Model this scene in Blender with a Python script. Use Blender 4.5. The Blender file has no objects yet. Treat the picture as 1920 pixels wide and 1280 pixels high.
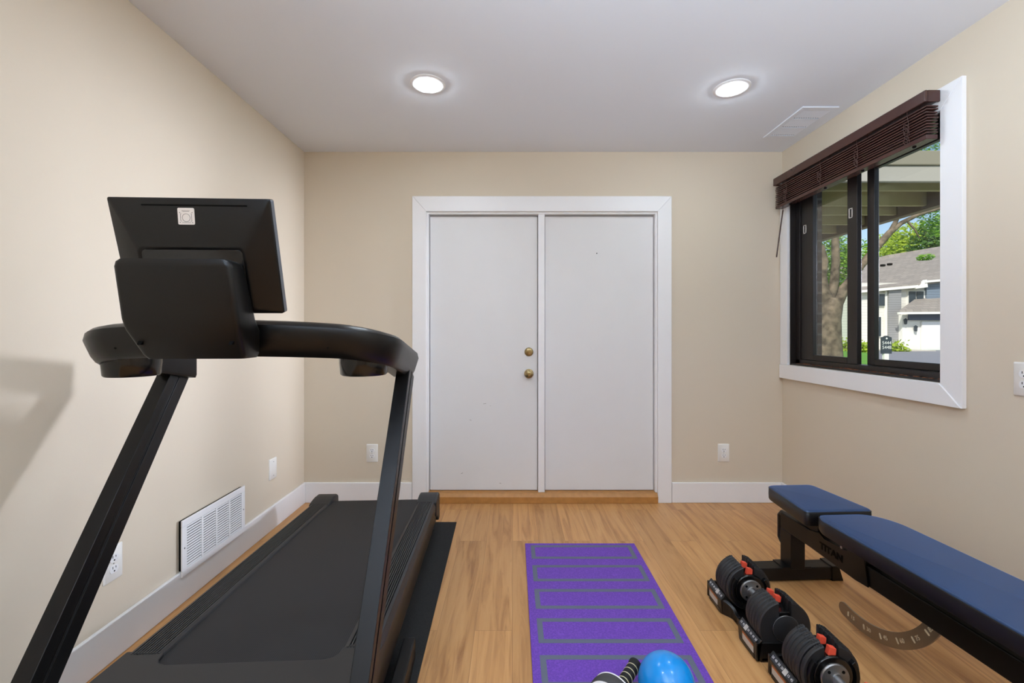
import bpy, bmesh, math, random
from mathutils import Vector, Matrix
random.seed(7)
S = bpy.context.scene
COL = S.collection
F = 840.0; CX = 962.0; CY = 622.0; CAMZ = 1.186
XL, XR, YB, ZC = -1.457, 1.877, 3.123, 2.44
YF = -3.0                     # wall behind the photographer

def at(px, py, Y):            # point seen at a photo pixel, Y metres in front of the camera
    return Vector(((px-CX)/F*Y, Y, CAMZ-(py-CY)/F*Y))

# ------------------------------------------------------------------ materials
def nodes(name):
    m = bpy.data.materials.new(name); m.use_nodes = True
    nt = m.node_tree; b = nt.nodes['Principled BSDF']
    return m, nt, b
def lin(c):
    return tuple(((x/255)/12.92 if x/255 <= .04045 else ((x/255+.055)/1.055)**2.4) for x in c)+(1,)
def mat(name, rgb, rough=.5, metal=0, spec=.5, noise=0, nscale=40, bump=0, bscale=200, srgb=True, coat=0):
    m, nt, b = nodes(name)
    c = lin(rgb) if srgb else tuple(rgb)+(1,)
    b.inputs['Base Color'].default_value = c
    b.inputs['Roughness'].default_value = rough
    b.inputs['Metallic'].default_value = metal
    b.inputs['Specular IOR Level'].default_value = spec
    b.inputs['Coat Weight'].default_value = coat
    tc = nt.nodes.new('ShaderNodeTexCoord')
    if noise:
        n = nt.nodes.new('ShaderNodeTexNoise'); n.inputs['Scale'].default_value = nscale; n.inputs['Detail'].default_value = 4
        nt.links.new(tc.outputs['Object'], n.inputs['Vector'])
        mx = nt.nodes.new('ShaderNodeMix'); mx.data_type = 'RGBA'
        mx.inputs['A'].default_value = tuple(v*(1-noise) for v in c[:3])+(1,)
        mx.inputs['B'].default_value = tuple(min(1, v*(1+noise)) for v in c[:3])+(1,)
        mr = nt.nodes.new('ShaderNodeMapRange'); mr.inputs['From Min'].default_value = .32; mr.inputs['From Max'].default_value = .68
        nt.links.new(n.outputs['Fac'], mr.inputs['Value']); nt.links.new(mr.outputs[0] if noise >= .4 else n.outputs['Fac'], mx.inputs['Factor']); nt.links.new(mx.outputs['Result'], b.inputs['Base Color'])
    if bump:
        n2 = nt.nodes.new('ShaderNodeTexNoise'); n2.inputs['Scale'].default_value = bscale; n2.inputs['Detail'].default_value = 3
        nt.links.new(tc.outputs['Object'], n2.inputs['Vector'])
        bp = nt.nodes.new('ShaderNodeBump'); bp.inputs['Strength'].default_value = bump; bp.inputs['Distance'].default_value = .002
        nt.links.new(n2.outputs['Fac'], bp.inputs['Height']); nt.links.new(bp.outputs['Normal'], b.inputs['Normal'])
    return m
def math_node(nt, op, a, b=None):
    n = nt.nodes.new('ShaderNodeMath'); n.operation = op
    for i, v in enumerate((a, b)):
        if v is None: continue
        if isinstance(v, (int, float)): n.inputs[i].default_value = v
        else: nt.links.new(v, n.inputs[i])
    return n.outputs[0]

def floor_material():
    m, nt, b = nodes('oak_laminate')
    tc = nt.nodes.new('ShaderNodeTexCoord'); sp = nt.nodes.new('ShaderNodeSeparateXYZ')
    nt.links.new(tc.outputs['Object'], sp.inputs[0])
    x, y = sp.outputs['X'], sp.outputs['Y']
    cb = nt.nodes.new('ShaderNodeCombineXYZ')
    nt.links.new(math_node(nt, 'ADD', y, 20.0), cb.inputs['X'])
    nt.links.new(math_node(nt, 'ADD', x, .149*60+.003), cb.inputs['Y'])
    br = nt.nodes.new('ShaderNodeTexBrick'); nt.links.new(cb.outputs[0], br.inputs['Vector'])
    br.offset = .37; br.offset_frequency = 2; br.squash = 1
    br.inputs['Scale'].default_value = 1; br.inputs['Brick Width'].default_value = 1.21; br.inputs['Row Height'].default_value = .149
    br.inputs['Mortar Size'].default_value = .0009; br.inputs['Mortar Smooth'].default_value = .3; br.inputs['Bias'].default_value = 0
    br.inputs['Color1'].default_value = (0, 0, 0, 1); br.inputs['Color2'].default_value = (1, 1, 1, 1); br.inputs['Mortar'].default_value = (.5, .5, .5, 1)
    # grain: noise stretched along the plank, shifted per plank
    row = math_node(nt, 'FLOOR', math_node(nt, 'DIVIDE', math_node(nt, 'ADD', x, .149*60+.003), .149))
    g = nt.nodes.new('ShaderNodeCombineXYZ')
    nt.links.new(math_node(nt, 'MULTIPLY', x, 26.0), g.inputs['X'])
    nt.links.new(math_node(nt, 'MULTIPLY', y, 1.6), g.inputs['Y'])
    nt.links.new(math_node(nt, 'ADD', math_node(nt, 'MULTIPLY', row, 3.7), math_node(nt, 'MULTIPLY', br.outputs['Color'], 5.0)), g.inputs['Z'])
    n1 = nt.nodes.new('ShaderNodeTexNoise'); n1.inputs['Scale'].default_value = 1.0; n1.inputs['Detail'].default_value = 7; n1.inputs['Roughness'].default_value = .62; n1.inputs['Distortion'].default_value = 1.1
    nt.links.new(g.outputs[0], n1.inputs['Vector'])
    cr = nt.nodes.new('ShaderNodeValToRGB'); nt.links.new(n1.outputs['Fac'], cr.inputs['Fac'])
    e = cr.color_ramp.elements
    e[0].position = .25; e[0].color = lin((150, 101, 58)); e[1].position = .8; e[1].color = lin((208, 160, 106))
    k = e.new(.5); k.color = lin((193, 143, 90))
    # dark knots / streaks
    g2 = nt.nodes.new('ShaderNodeCombineXYZ')
    nt.links.new(math_node(nt, 'MULTIPLY', x, 55.0), g2.inputs['X']); nt.links.new(math_node(nt, 'MULTIPLY', y, 7.0), g2.inputs['Y']); nt.links.new(row, g2.inputs['Z'])
    n2 = nt.nodes.new('ShaderNodeTexNoise'); n2.inputs['Scale'].default_value = 1; n2.inputs['Detail'].default_value = 3; nt.links.new(g2.outputs[0], n2.inputs['Vector'])
    st = nt.nodes.new('ShaderNodeMapRange'); nt.links.new(n2.outputs['Fac'], st.inputs['Value'])
    st.inputs['From Min'].default_value = .66; st.inputs['From Max'].default_value = .82; st.inputs['To Min'].default_value = 0; st.inputs['To Max'].default_value = .55
    mk = nt.nodes.new('ShaderNodeMix'); mk.data_type = 'RGBA'
    nt.links.new(st.outputs[0], mk.inputs['Factor']); nt.links.new(cr.outputs['Color'], mk.inputs['A']); mk.inputs['B'].default_value = lin((112, 72, 42))
    # plank tone
    tone = nt.nodes.new('ShaderNodeMapRange'); nt.links.new(br.outputs['Color'], tone.inputs['Value']); tone.inputs['To Min'].default_value = .9; tone.inputs['To Max'].default_value = 1.08
    mt = nt.nodes.new('ShaderNodeVectorMath'); mt.operation = 'SCALE'; nt.links.new(mk.outputs['Result'], mt.inputs[0]); nt.links.new(tone.outputs[0], mt.inputs['Scale'])
    ms = nt.nodes.new('ShaderNodeMix'); ms.data_type = 'RGBA'
    nt.links.new(math_node(nt, 'MULTIPLY', br.outputs['Fac'], .55), ms.inputs['Factor']); nt.links.new(mt.outputs[0], ms.inputs['A']); ms.inputs['B'].default_value = lin((100, 66, 40))
    nt.links.new(ms.outputs['Result'], b.inputs['Base Color'])
    b.inputs['Roughness'].default_value = .38; b.inputs['Specular IOR Level'].default_value = .4
    bp = nt.nodes.new('ShaderNodeBump'); bp.inputs['Strength'].default_value = .15; bp.inputs['Distance'].default_value = .001
    nt.links.new(n1.outputs['Fac'], bp.inputs['Height']); nt.links.new(bp.outputs['Normal'], b.inputs['Normal'])
    return m

def stripe_material(name, a, c, axis, pitch, duty, rough=.6, bump=.6):   # fine ribs along one object axis
    m, nt, b = nodes(name)
    tc = nt.nodes.new('ShaderNodeTexCoord'); sp = nt.nodes.new('ShaderNodeSeparateXYZ'); nt.links.new(tc.outputs['Object'], sp.inputs[0])
    fr = math_node(nt, 'FRACT', math_node(nt, 'DIVIDE', math_node(nt, 'ADD', sp.outputs[axis], 50.0), pitch))
    s = math_node(nt, 'LESS_THAN', fr, duty)
    mx = nt.nodes.new('ShaderNodeMix'); mx.data_type = 'RGBA'; nt.links.new(s, mx.inputs['Factor'])
    mx.inputs['A'].default_value = lin(a); mx.inputs['B'].default_value = lin(c)
    nt.links.new(mx.outputs['Result'], b.inputs['Base Color']); b.inputs['Roughness'].default_value = rough
    bp = nt.nodes.new('ShaderNodeBump'); bp.inputs['Strength'].default_value = bump; bp.inputs['Distance'].default_value = .001
    nt.links.new(s, bp.inputs['Height']); bp.invert = True; nt.links.new(bp.outputs['Normal'], b.inputs['Normal'])
    return m

def brick_material(name, c1, c2, mortar, w, h, ms, swap='XZ', rough=.85):
    m, nt, b = nodes(name)
    tc = nt.nodes.new('ShaderNodeTexCoord'); sp = nt.nodes.new('ShaderNodeSeparateXYZ'); nt.links.new(tc.outputs['Object'], sp.inputs[0])
    cb = nt.nodes.new('ShaderNodeCombineXYZ'); nt.links.new(math_node(nt, 'ADD', sp.outputs[swap[0]], 60.0), cb.inputs['X']); nt.links.new(math_node(nt, 'ADD', sp.outputs[swap[1]], 20.0), cb.inputs['Y'])
    br = nt.nodes.new('ShaderNodeTexBrick'); nt.links.new(cb.outputs[0], br.inputs['Vector'])
    for k, v in (('Scale', 1), ('Brick Width', w), ('Row Height', h), ('Mortar Size', ms)): br.inputs[k].default_value = v
    br.inputs['Color1'].default_value = lin(c1); br.inputs['Color2'].default_value = lin(c2); br.inputs['Mortar'].default_value = lin(mortar)
    nt.links.new(br.outputs['Color'], b.inputs['Base Color']); b.inputs['Roughness'].default_value = rough
    return m

def mat_yoga():
    m, nt, b = nodes('purple_foam')
    tc = nt.nodes.new('ShaderNodeTexCoord')
    ch = nt.nodes.new('ShaderNodeTexVoronoi'); ch.inputs['Scale'].default_value = 160; nt.links.new(tc.outputs['Object'], ch.inputs['Vector'])
    mx = nt.nodes.new('ShaderNodeMix'); mx.data_type = 'RGBA'; nt.links.new(ch.outputs['Distance'], mx.inputs['Factor'])
    mx.inputs['A'].default_value = lin((86, 46, 150)); mx.inputs['B'].default_value = lin((116, 70, 184))
    nt.links.new(mx.outputs['Result'], b.inputs['Base Color']); b.inputs['Roughness'].default_value = .62
    bp = nt.nodes.new('ShaderNodeBump'); bp.inputs['Strength'].default_value = .5; bp.inputs['Distance'].default_value = .001
    nt.links.new(ch.outputs['Distance'], bp.inputs['Height']); nt.links.new(bp.outputs['Normal'], b.inputs['Normal'])
    return m

def emit(name, rgb, strength):
    m = bpy.data.materials.new(name); m.use_nodes = True; nt = m.node_tree; nt.nodes.clear()
    e = nt.nodes.new('ShaderNodeEmission'); o = nt.nodes.new('ShaderNodeOutputMaterial')
    e.inputs['Color'].default_value = tuple(rgb)+(1,); e.inputs['Strength'].default_value = strength
    nt.links.new(e.outputs[0], o.inputs[0]); return m

def glass_material():
    m = bpy.data.materials.new('window_glass'); m.use_nodes = True; nt = m.node_tree; nt.nodes.clear()
    t = nt.nodes.new('ShaderNodeBsdfTransparent'); g = nt.nodes.new('ShaderNodeBsdfGlossy'); mx = nt.nodes.new('ShaderNodeMixShader'); o = nt.nodes.new('ShaderNodeOutputMaterial')
    t.inputs['Color'].default_value = (.97, .98, .97, 1); g.inputs['Roughness'].default_value = .01
    f = nt.nodes.new('ShaderNodeFresnel'); f.inputs['IOR'].default_value = 1.18
    nt.links.new(f.outputs[0], mx.inputs[0]); nt.links.new(t.outputs[0], mx.inputs[1]); nt.links.new(g.outputs[0], mx.inputs[2]); nt.links.new(mx.outputs[0], o.inputs[0])
    return m

def leaf_material(name, a, c):
    m, nt, b = nodes(name)
    g = nt.nodes.new('ShaderNodeNewGeometry')
    mx = nt.nodes.new('ShaderNodeMix'); mx.data_type = 'RGBA'; nt.links.new(g.outputs['Random Per Island'], mx.inputs['Factor'])
    mx.inputs['A'].default_value = lin(a); mx.inputs['B'].default_value = lin(c)
    b.inputs['Roughness'].default_value = .6
    nt.links.new(mx.outputs['Result'], b.inputs['Base Color'])
    tr = nt.nodes.new('ShaderNodeBsdfTranslucent'); nt.links.new(mx.outputs['Result'], tr.inputs['Color'])
    ms = nt.nodes.new('ShaderNodeMixShader'); ms.inputs[0].default_value = .45
    out = nt.nodes['Material Output']
    nt.links.new(b.outputs[0], ms.inputs[1]); nt.links.new(tr.outputs[0], ms.inputs[2]); nt.links.new(ms.outputs[0], out.inputs[0])
    return m

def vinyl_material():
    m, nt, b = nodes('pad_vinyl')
    b.inputs['Base Color'].default_value = lin((36, 62, 100)); b.inputs['Roughness'].default_value = .36  # blue window reflection on black vinyl put into base colour and sheen tint
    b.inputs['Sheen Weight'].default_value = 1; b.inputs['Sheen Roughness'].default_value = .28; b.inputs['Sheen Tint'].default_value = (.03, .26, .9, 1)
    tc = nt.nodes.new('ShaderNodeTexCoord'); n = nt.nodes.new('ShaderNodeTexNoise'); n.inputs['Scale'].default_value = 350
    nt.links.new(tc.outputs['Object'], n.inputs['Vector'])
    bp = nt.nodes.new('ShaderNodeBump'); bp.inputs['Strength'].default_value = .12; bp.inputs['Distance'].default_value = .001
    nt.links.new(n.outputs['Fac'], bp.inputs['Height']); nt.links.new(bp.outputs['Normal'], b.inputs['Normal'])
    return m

M = dict(
    wall=mat('beige_paint', (212, 200, 181), .75, bump=.12, bscale=260),
    ceil=mat('ceiling_paint', (226, 230, 238), .9, bump=.1, bscale=180),
    trim=mat('white_trim', (236, 236, 238), .45),
    door=mat('door_paint', (224, 224, 225), .5, noise=.02, nscale=6),
    floor=floor_material(),
    oak=mat('oak_threshold', (176, 124, 66), .4, noise=.25, nscale=30),
    plate=mat('white_plastic', (232, 230, 226), .35),
    dark=mat('slot_dark', (4, 4, 4), .6, spec=.1),
    brass=mat('brass', (158, 138, 98), .28, 1),
    blk=mat('black_plastic', (13, 12, 12), .3, spec=.32, bump=.12, bscale=900),
    blk2=mat('black_gloss', (11, 11, 12), .2),
    frame=mat('black_powder_coat', (12, 11, 12), .4, spec=.32),
    rail=mat('rail_plastic', (33, 34, 37), .5),
    cap=mat('end_cap_plastic', (30, 31, 34), .5),
    belt=stripe_material('belt_rubber', (20, 20, 23), (31, 31, 35), 'X', .006, .4, .7, .4),
    rubber=mat('rubber_mat', (27, 27, 27), .9, noise=.5, nscale=260, bump=.5, bscale=300),
    edgegrey=mat('grey_edge', (92, 97, 106), .4),
    sticker=mat('pale_sticker', (214, 206, 198), .5),
    ink=mat('black_ink', (40, 38, 38), .6),
    yoga=mat_yoga(),
    yoga_print=mat('grey_print', (92, 100, 116), .65),
    ball=mat('blue_rubber', (8, 140, 222), .24, coat=.2),
    foam=mat('black_foam', (20, 18, 18), .8),
    cream=mat('cream_band', (205, 196, 160), .7),
    white=mat('white_rim', (236, 234, 236), .4),
    tyre=mat('grey_tyre', (58, 58, 60), .6),
    iron=mat('plate_rubber', (30, 29, 30), .55, noise=.1, nscale=80),
    cradle=mat('cradle_plastic', (15, 14, 15), .35),
    silver=mat('brushed_silver', (170, 170, 172), .34, .9),
    hub=mat('hub_grey', (140, 138, 136), .38, .85),
    red=mat('red_tab', (226, 82, 58), .4),
    strip=mat('number_strip', (48, 50, 55), .5),
    warn=mat('warning_label', (190, 186, 180), .5),
    orange=mat('warning_orange', (176, 92, 48), .5),
    letter=mat('white_ink', (225, 225, 225), .5),
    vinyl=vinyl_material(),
    padside=mat('pad_side', (15, 15, 17), .4),
    steel=mat('steel_arc', (150, 138, 124), .35, .85),
    walnut=mat('walnut_stain', (68, 41, 36), .26, noise=.15, nscale=25),
    cord=mat('brown_cord', (62, 36, 30), .7),
    bronze=mat('bronze_frame', (30, 25, 24), .35),
    bronze2=mat('bronze_sash', (29, 24, 23), .38),
    glass=glass_material(),
    lens=emit('lamp_lens', (.86, .98, 1.08), 138.0),
    brick=brick_material('dark_brick', (70, 58, 54), (44, 38, 38), (84, 80, 78), .2, .072, .008),
    joist=mat('joist_paint', (168, 160, 122), .8, noise=.08, nscale=12),
    fascia=mat('fascia_paint', (172, 169, 162), .7),
    beam=mat('weathered_beam', (130, 116, 102), .85, noise=.2, nscale=14),
    bark=mat('bark', (104, 92, 78), .95, noise=.75, nscale=5, bump=1, bscale=25),
    lawn=mat('lawn', (96, 152, 40), .95, noise=.3, nscale=3),
    asphalt=mat('asphalt', (140, 140, 146), .9, noise=.15, nscale=8),
    concrete=mat('concrete', (200, 192, 180), .9, noise=.06, nscale=5),
    siding=stripe_material('pale_siding', (226, 222, 214), (190, 187, 182), 'Z', .2, .1, .8, .3),
    siding2=stripe_material('grey_siding', (150, 150, 152), (120, 120, 124), 'Z', .16, .15, .8, .3),
    siding3=stripe_material('blue_siding', (120, 134, 150), (92, 104, 120), 'Z', .18, .15, .8, .3),
    shingle=brick_material('shingle', (156, 148, 140), (140, 133, 127), (128, 122, 117), .5, .22, .02, 'XY'),
    shingle2=brick_material('blue_shingle', (112, 128, 150), (98, 112, 134), (84, 96, 116), .5, .22, .02, 'XY'),
    hpaint=mat('house_white', (238, 236, 230), .7),
    pane=mat('house_pane', (52, 62, 72), .15),
    navy=mat('navy_band', (84, 92, 112), .8),
    signm=mat('sign_slate', (52, 62, 72), .6),
    leafA=leaf_material('leaf_mid', (92, 150, 40), (160, 200, 76)),
    leafB=leaf_material('leaf_yellow', (150, 180, 44), (196, 214, 80)),
    leafC=leaf_material('leaf_dark', (52, 92, 38), (104, 146, 60)),
)

# ------------------------------------------------------------------ geometry helpers
def NB(): return bmesh.new()
def box(bm, x0, x1, y0, y1, z0, z1, T=None):
    v = [bm.verts.new(p) for p in ((x0,y0,z0),(x1,y0,z0),(x1,y1,z0),(x0,y1,z0),(x0,y0,z1),(x1,y0,z1),(x1,y1,z1),(x0,y1,z1))]
    for f in ((3,2,1,0),(4,5,6,7),(0,1,5,4),(1,2,6,5),(2,3,7,6),(3,0,4,7)): bm.faces.new([v[i] for i in f])
    if T is not None:
        for a in v: a.co = T @ a.co
    return v
def rings(bm, rs, closed_ring=True, cap=True):
    R = [[bm.verts.new(p) for p in r] for r in rs]; n = len(R[0])
    for a, b in zip(R, R[1:]):
        for i in range(n if closed_ring else n-1):
            j = (i+1) % n
            bm.faces.new((a[i], a[j], b[j], b[i]))
    if cap:
        bm.faces.new(list(reversed(R[0]))); bm.faces.new(R[-1])
    return R
def prism(bm, pts, vec):
    vec = Vector(vec); return rings(bm, [[Vector(p) for p in pts], [Vector(p)+vec for p in pts]])
def basis(d):
    d = Vector(d).normalized(); a = Vector((0, 0, 1)) if abs(d.z) < .9 else Vector((1, 0, 0))
    u = d.cross(a).normalized(); return u, d.cross(u).normalized()
def cyl(bm, p0, p1, r0, r1=None, seg=24):
    p0, p1 = Vector(p0), Vector(p1); r1 = r0 if r1 is None else r1
    u, w = basis(p1-p0)
    rings(bm, [[p + (u*math.cos(2*math.pi*i/seg)+w*math.sin(2*math.pi*i/seg))*r for i in range(seg)] for p, r in ((p0, r0), (p1, r1))])
def tube(bm, pts, radii, seg=8):
    pts = [Vector(p) for p in pts]
    if isinstance(radii, (int, float)): radii = [radii]*len(pts)
    rs = []; u = None
    for i, p in enumerate(pts):
        d = (pts[min(i+1, len(pts)-1)]-pts[max(i-1, 0)]).normalized()
        if u is None: u, w = basis(d)
        else:
            u = (u-d*u.dot(d)).normalized(); w = d.cross(u)
        rs.append([p+(u*math.cos(2*math.pi*k/seg)+w*math.sin(2*math.pi*k/seg))*radii[i] for k in range(seg)])
    rings(bm, rs)
def lathe(bm, prof, o=(0,0,0), axis=(0,0,1), seg=32, cap=True):   # prof: (radius, distance along axis)
    o = Vector(o); d = Vector(axis).normalized(); u, w = basis(d)
    rings(bm, [[o+d*h+(u*math.cos(2*math.pi*i/seg)+w*math.sin(2*math.pi*i/seg))*max(r, 1e-4) for i in range(seg)] for r, h in prof], cap=cap)
def rrect(w, h, r, n=5, cx=0, cy=0):
    out = []
    for sx, sy, a0 in ((1,1,0), (-1,1,90), (-1,-1,180), (1,-1,270)):
        for k in range(n+1):
            a = math.radians(a0+90*k/n); out.append((cx+sx*(w/2-r)+r*math.cos(a), cy+sy*(h/2-r)+r*math.sin(a)))
    return out
def obj(name, bm, m, parent=None, bevel=0, segs=2, smooth=True, ang=35, sub=0):
    me = bpy.data.meshes.new(name)
    bmesh.ops.recalc_face_normals(bm, faces=bm.faces); bm.to_mesh(me); bm.free()
    o = bpy.data.objects.new(name, me); COL.objects.link(o)
    me.materials.append(M[m] if isinstance(m, str) else m)
    if parent: o.parent = parent
    if bevel:
        b = o.modifiers.new('bevel', 'BEVEL'); b.width = bevel; b.segments = segs; b.limit_method = 'ANGLE'; b.angle_limit = math.radians(30); b.harden_normals = True
    if sub:
        s = o.modifiers.new('sub', 'SUBSURF'); s.levels = sub; s.render_levels = sub
    if smooth: me.shade_auto_smooth(math.radians(ang)) if hasattr(me, 'shade_auto_smooth') else smooth_by(me, ang)
    return o
def smooth_by(me, ang):
    for p in me.polygons: p.use_smooth = True
    me.set_sharp_from_angle(angle=math.radians(ang))
def tag(o, label=None, cat=None, group=None, kind=None):
    for k, v in (('label', label), ('category', cat), ('group', group), ('kind', kind)):
        if v: o[k] = v
    return o
def thing(name, label, cat, loc=(0,0,0), rz=0, group=None):
    o = bpy.data.objects.new(name, None); COL.objects.link(o); o.empty_display_size = .1
    o.location = loc; o.rotation_euler = (0, 0, rz); return tag(o, label, cat, group)
def struct(name, bm, m, label=None, cat=None, **k):
    return tag(obj(name, bm, m, **k), label, cat, kind='structure')
def copy_tree(o, parent=None):
    c = o.copy(); COL.objects.link(c)
    if parent: c.parent = parent
    for ch in list(o.children): copy_tree(ch, c)
    return c
def text_mesh(txt, size, T, depth=.0006, align='CENTER', bold=0):
    cu = bpy.data.curves.new('t', 'FONT'); cu.body = txt; cu.size = size; cu.extrude = depth; cu.align_x = align; cu.align_y = 'CENTER'; cu.resolution_u = 3; cu.offset = bold
    to = bpy.data.objects.new('t', cu); COL.objects.link(to); bpy.context.view_layer.update()
    me = bpy.data.meshes.new_from_object(to.evaluated_get(bpy.context.evaluated_depsgraph_get()))
    bpy.data.objects.remove(to); bpy.data.curves.remove(cu)
    bm = NB(); bm.from_mesh(me); bpy.data.meshes.remove(me); bm.transform(T); return bm
def frame_T(o, x, y):          # matrix with given origin, x and y directions
    x = Vector(x).normalized(); y = Vector(y).normalized(); z = x.cross(y).normalized()
    return Matrix(((x.x, y.x, z.x, o[0]), (x.y, y.y, z.y, o[1]), (x.z, y.z, z.z, o[2]), (0, 0, 0, 1)))
def join_bm(bm, other):
    me = bpy.data.meshes.new('j'); other.to_mesh(me); other.free(); bm.from_mesh(me); bpy.data.meshes.remove(me)

# ------------------------------------------------------------------ room shell
DX0, DX1, DZ1 = -.602, 1.004, 2.022          # door opening
WY0, WY1, WZ0, WZ1 = 1.951, 3.038, .963, 2.15  # window opening
b = NB(); box(b, XL-.12, XR+.12, YF-.12, YB+.15, -.08, 0); struct('floor', b, 'floor', 'honey oak laminate plank floor of the exercise room', 'floor', smooth=False)
b = NB(); box(b, XL-.12, XR+.12, YF-.12, YB+.15, ZC, ZC+.1); struct('ceiling', b, 'ceil', 'smooth pale grey ceiling with two lit recessed lights', 'ceiling', smooth=False)
b = NB(); box(b, XL-.12, XL, YF-.12, YB+.15, 0, ZC); struct('wall_left', b, 'wall', 'brightly lit beige wall beside the treadmill', 'wall', smooth=False)
b = NB(); box(b, XL, XR, YF-.12, YF, 0, ZC); struct('wall_front', b, 'wall', 'beige wall behind the photographer', 'wall', smooth=False)
b = NB()
box(b, XL, DX0, YB, YB+.15, 0, ZC); box(b, DX1, XR, YB, YB+.15, 0, ZC); box(b, DX0, DX1, YB, YB+.15, DZ1, ZC); box(b, DX0, DX1, YB+.10, YB+.15, 0, DZ1)  # last box: unseen panel added behind the doors to block light leaks
struct('wall_back', b, 'wall', 'beige end wall around the white double doors', 'wall', smooth=False)
b = NB()
box(b, XR, XR+.12, YF-.12, WY0, 0, ZC); box(b, XR, XR+.12, WY1, YB+.15, 0, ZC); box(b, XR, XR+.12, WY0, WY1, 0, WZ0); box(b, XR, XR+.12, WY0, WY1, WZ1, ZC)
struct('wall_right', b, 'wall', 'beige side wall holding the slider window', 'wall', smooth=False)
BH = .14
b = NB(); box(b, XL, XL+.016, YF, YB, 0, BH); struct('baseboard_left', b, 'trim', 'white baseboard running behind the treadmill', 'baseboard', bevel=.004)
b = NB(); box(b, XL+.016, -.702, YB-.016, YB, 0, BH); struct('baseboard_back', b, 'trim', 'short white baseboard between treadmill end and door casing', 'baseboard', bevel=.004)
b = NB(); box(b, 1.103, XR-.016, YB-.016, YB, 0, BH); struct('baseboard_back.001', b, 'trim', 'short white baseboard between door casing and bench seat', 'baseboard', bevel=.004)
b = NB(); box(b, XR-.016, XR, YF, YB, 0, BH); struct('baseboard_right', b, 'trim', 'white baseboard hidden behind the weight bench', 'baseboard', bevel=.004)

# door casing, mullion, threshold
CO0, CO1, CZ = -.699, 1.10, 2.127
b = NB(); y0, y1 = YB-.018, YB
for poly in ([(CO0,0),(DX0,0),(DX0,DZ1),(CO0,CZ)], [(CO1,0),(CO1,CZ),(DX1,DZ1),(DX1,0)], [(CO0,CZ),(DX0,DZ1),(DX1,DZ1),(CO1,CZ)]):
    prism(b, [(x, y0, z) for x, z in poly], (0, y1-y0, 0))
struct('trim_1', b, 'trim', 'white mitred casing framing the double doors', 'door casing', bevel=.0018, segs=1)
b = NB()
box(b, DX0, DX0+.012, YB, YB+.10, 0.068, DZ1); box(b, DX1-.012, DX1, YB, YB+.10, 0.068, DZ1); box(b, DX0+.012, DX1-.012, YB, YB+.10, DZ1-.014, DZ1)
struct('trim_2', b, 'trim', 'white door jamb lining inside the casing', 'door jamb', smooth=False)
b = NB(); box(b, .175, .221, YB+.004, YB+.07, .066, DZ1-.014); struct('trim_3', b, 'trim', 'narrow white post between the two doors', 'mullion', bevel=.003)
b = NB(); prism(b, [(DX0+.001, YB-.03, 0), (DX0+.001, YB-.03, .045), (DX0+.001, YB-.012, .066), (DX0+.001, YB+.098, .07), (DX0+.001, YB+.098, 0)], (DX1-DX0-.002, 0, 0))
struct('trim_4', b, 'oak', 'golden oak threshold under the white doors', 'threshold', bevel=.003)
DY = YB+.035
d1 = thing('door_1', 'white flush door with brass knob and deadbolt', 'door', (-.21, DY, 0)); d1['kind'] = 'structure'
b = NB(); box(b, -.585+.21, .171+.21, 0, .045, .072, 2.0); obj('door_leaf', b, 'door', d1, bevel=.002)
for zc, nm in ((1.045, 'deadbolt'), (.892, 'door_knob')):
    b = NB(); o = (.1115+.21, 0, zc)
    if nm == 'deadbolt':
        lathe(b, [(.031, 0), (.031, .004), (.027, .010), (.022, .012)], o, (0, -1, 0)); box(b, o[0]-.004, o[0]+.004, -.030, -.010, zc-.016, zc+.014)
    else:
        lathe(b, [(.033, 0), (.032, .005), (.020, .010), (.012, .014), (.012, .03), (.022, .036), (.027, .046), (.026, .058), (.018, .064), (.011, .065), (.010, .061)], o, (0, -1, 0))
    obj(nm, b, 'brass', d1, ang=40)
b = NB()                                     # scuffs on the painted leaf
for x, z, w, h, a in ((-.30, .565, .012, .003, .3), (-.20, .68, .02, .0025, -.1), (-.36, .19, .014, .003, -.4), (-.09, .12, .012, .003, .2), (-.16, .665, .006, .002, 0)):
    T = Matrix.Translation((x+.21, -.0002, z)) @ Matrix.Rotation(a, 4, 'Y'); box(b, -w/2, w/2, -.0003, .0003, -h/2, h/2, T)
tag(obj('scuff_marks', b, mat('scuff_grey', (150, 146, 142), .7), d1, smooth=False), 'small grey scuffs')
d2 = thing('door_2', 'plain white flush door with no handle', 'door', (.61, DY, 0)); d2['kind'] = 'structure'
b = NB(); box(b, .225-.61, .988-.61, 0, .045, .072, 2.0); obj('door_leaf', b, 'door', d2, bevel=.002)
b = NB(); lathe(b, [(.004, 0), (.0035, .003)], (.59-.61, 0, 1.74), (0, -1, 0), 12); obj('nail_head', b, 'dark', d2)

# ------------------------------------------------------------------ window
OY0, OY1, OZ0, OZ1 = 1.853, YB-.004, .868, 2.247
b = NB(); x0 = XR-.019
for poly in ([(OY0,OZ0),(OY0,OZ1),(WY0,WZ1),(WY0,WZ0)], [(OY0,OZ1),(OY1,OZ1),(WY1,WZ1),(WY0,WZ1)], [(OY1,WZ0),(WY1,WZ0),(WY1,WZ1),(OY1,OZ1)]):
    prism(b, [(x0, y, z) for y, z in poly], (.019, 0, 0))
prism(b, [(x0-.006, y, z) for y, z in ((OY0,OZ0),(WY0,WZ0-.001),(OY1,WZ0-.001),(OY1,OZ0))], (.025, 0, 0))
struct('trim_5', b, 'trim', 'wide white mitred casing around the slider window', 'window casing', bevel=.0018, segs=1)
b = NB()
for (p, q, r, s) in ((WY0, WY0+.008, WZ0, WZ1), (WY1-.008, WY1, WZ0, WZ1), (WY0, WY1, WZ1-.008, WZ1)): box(b, XR, XR+.045, p, q, r, s)
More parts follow.
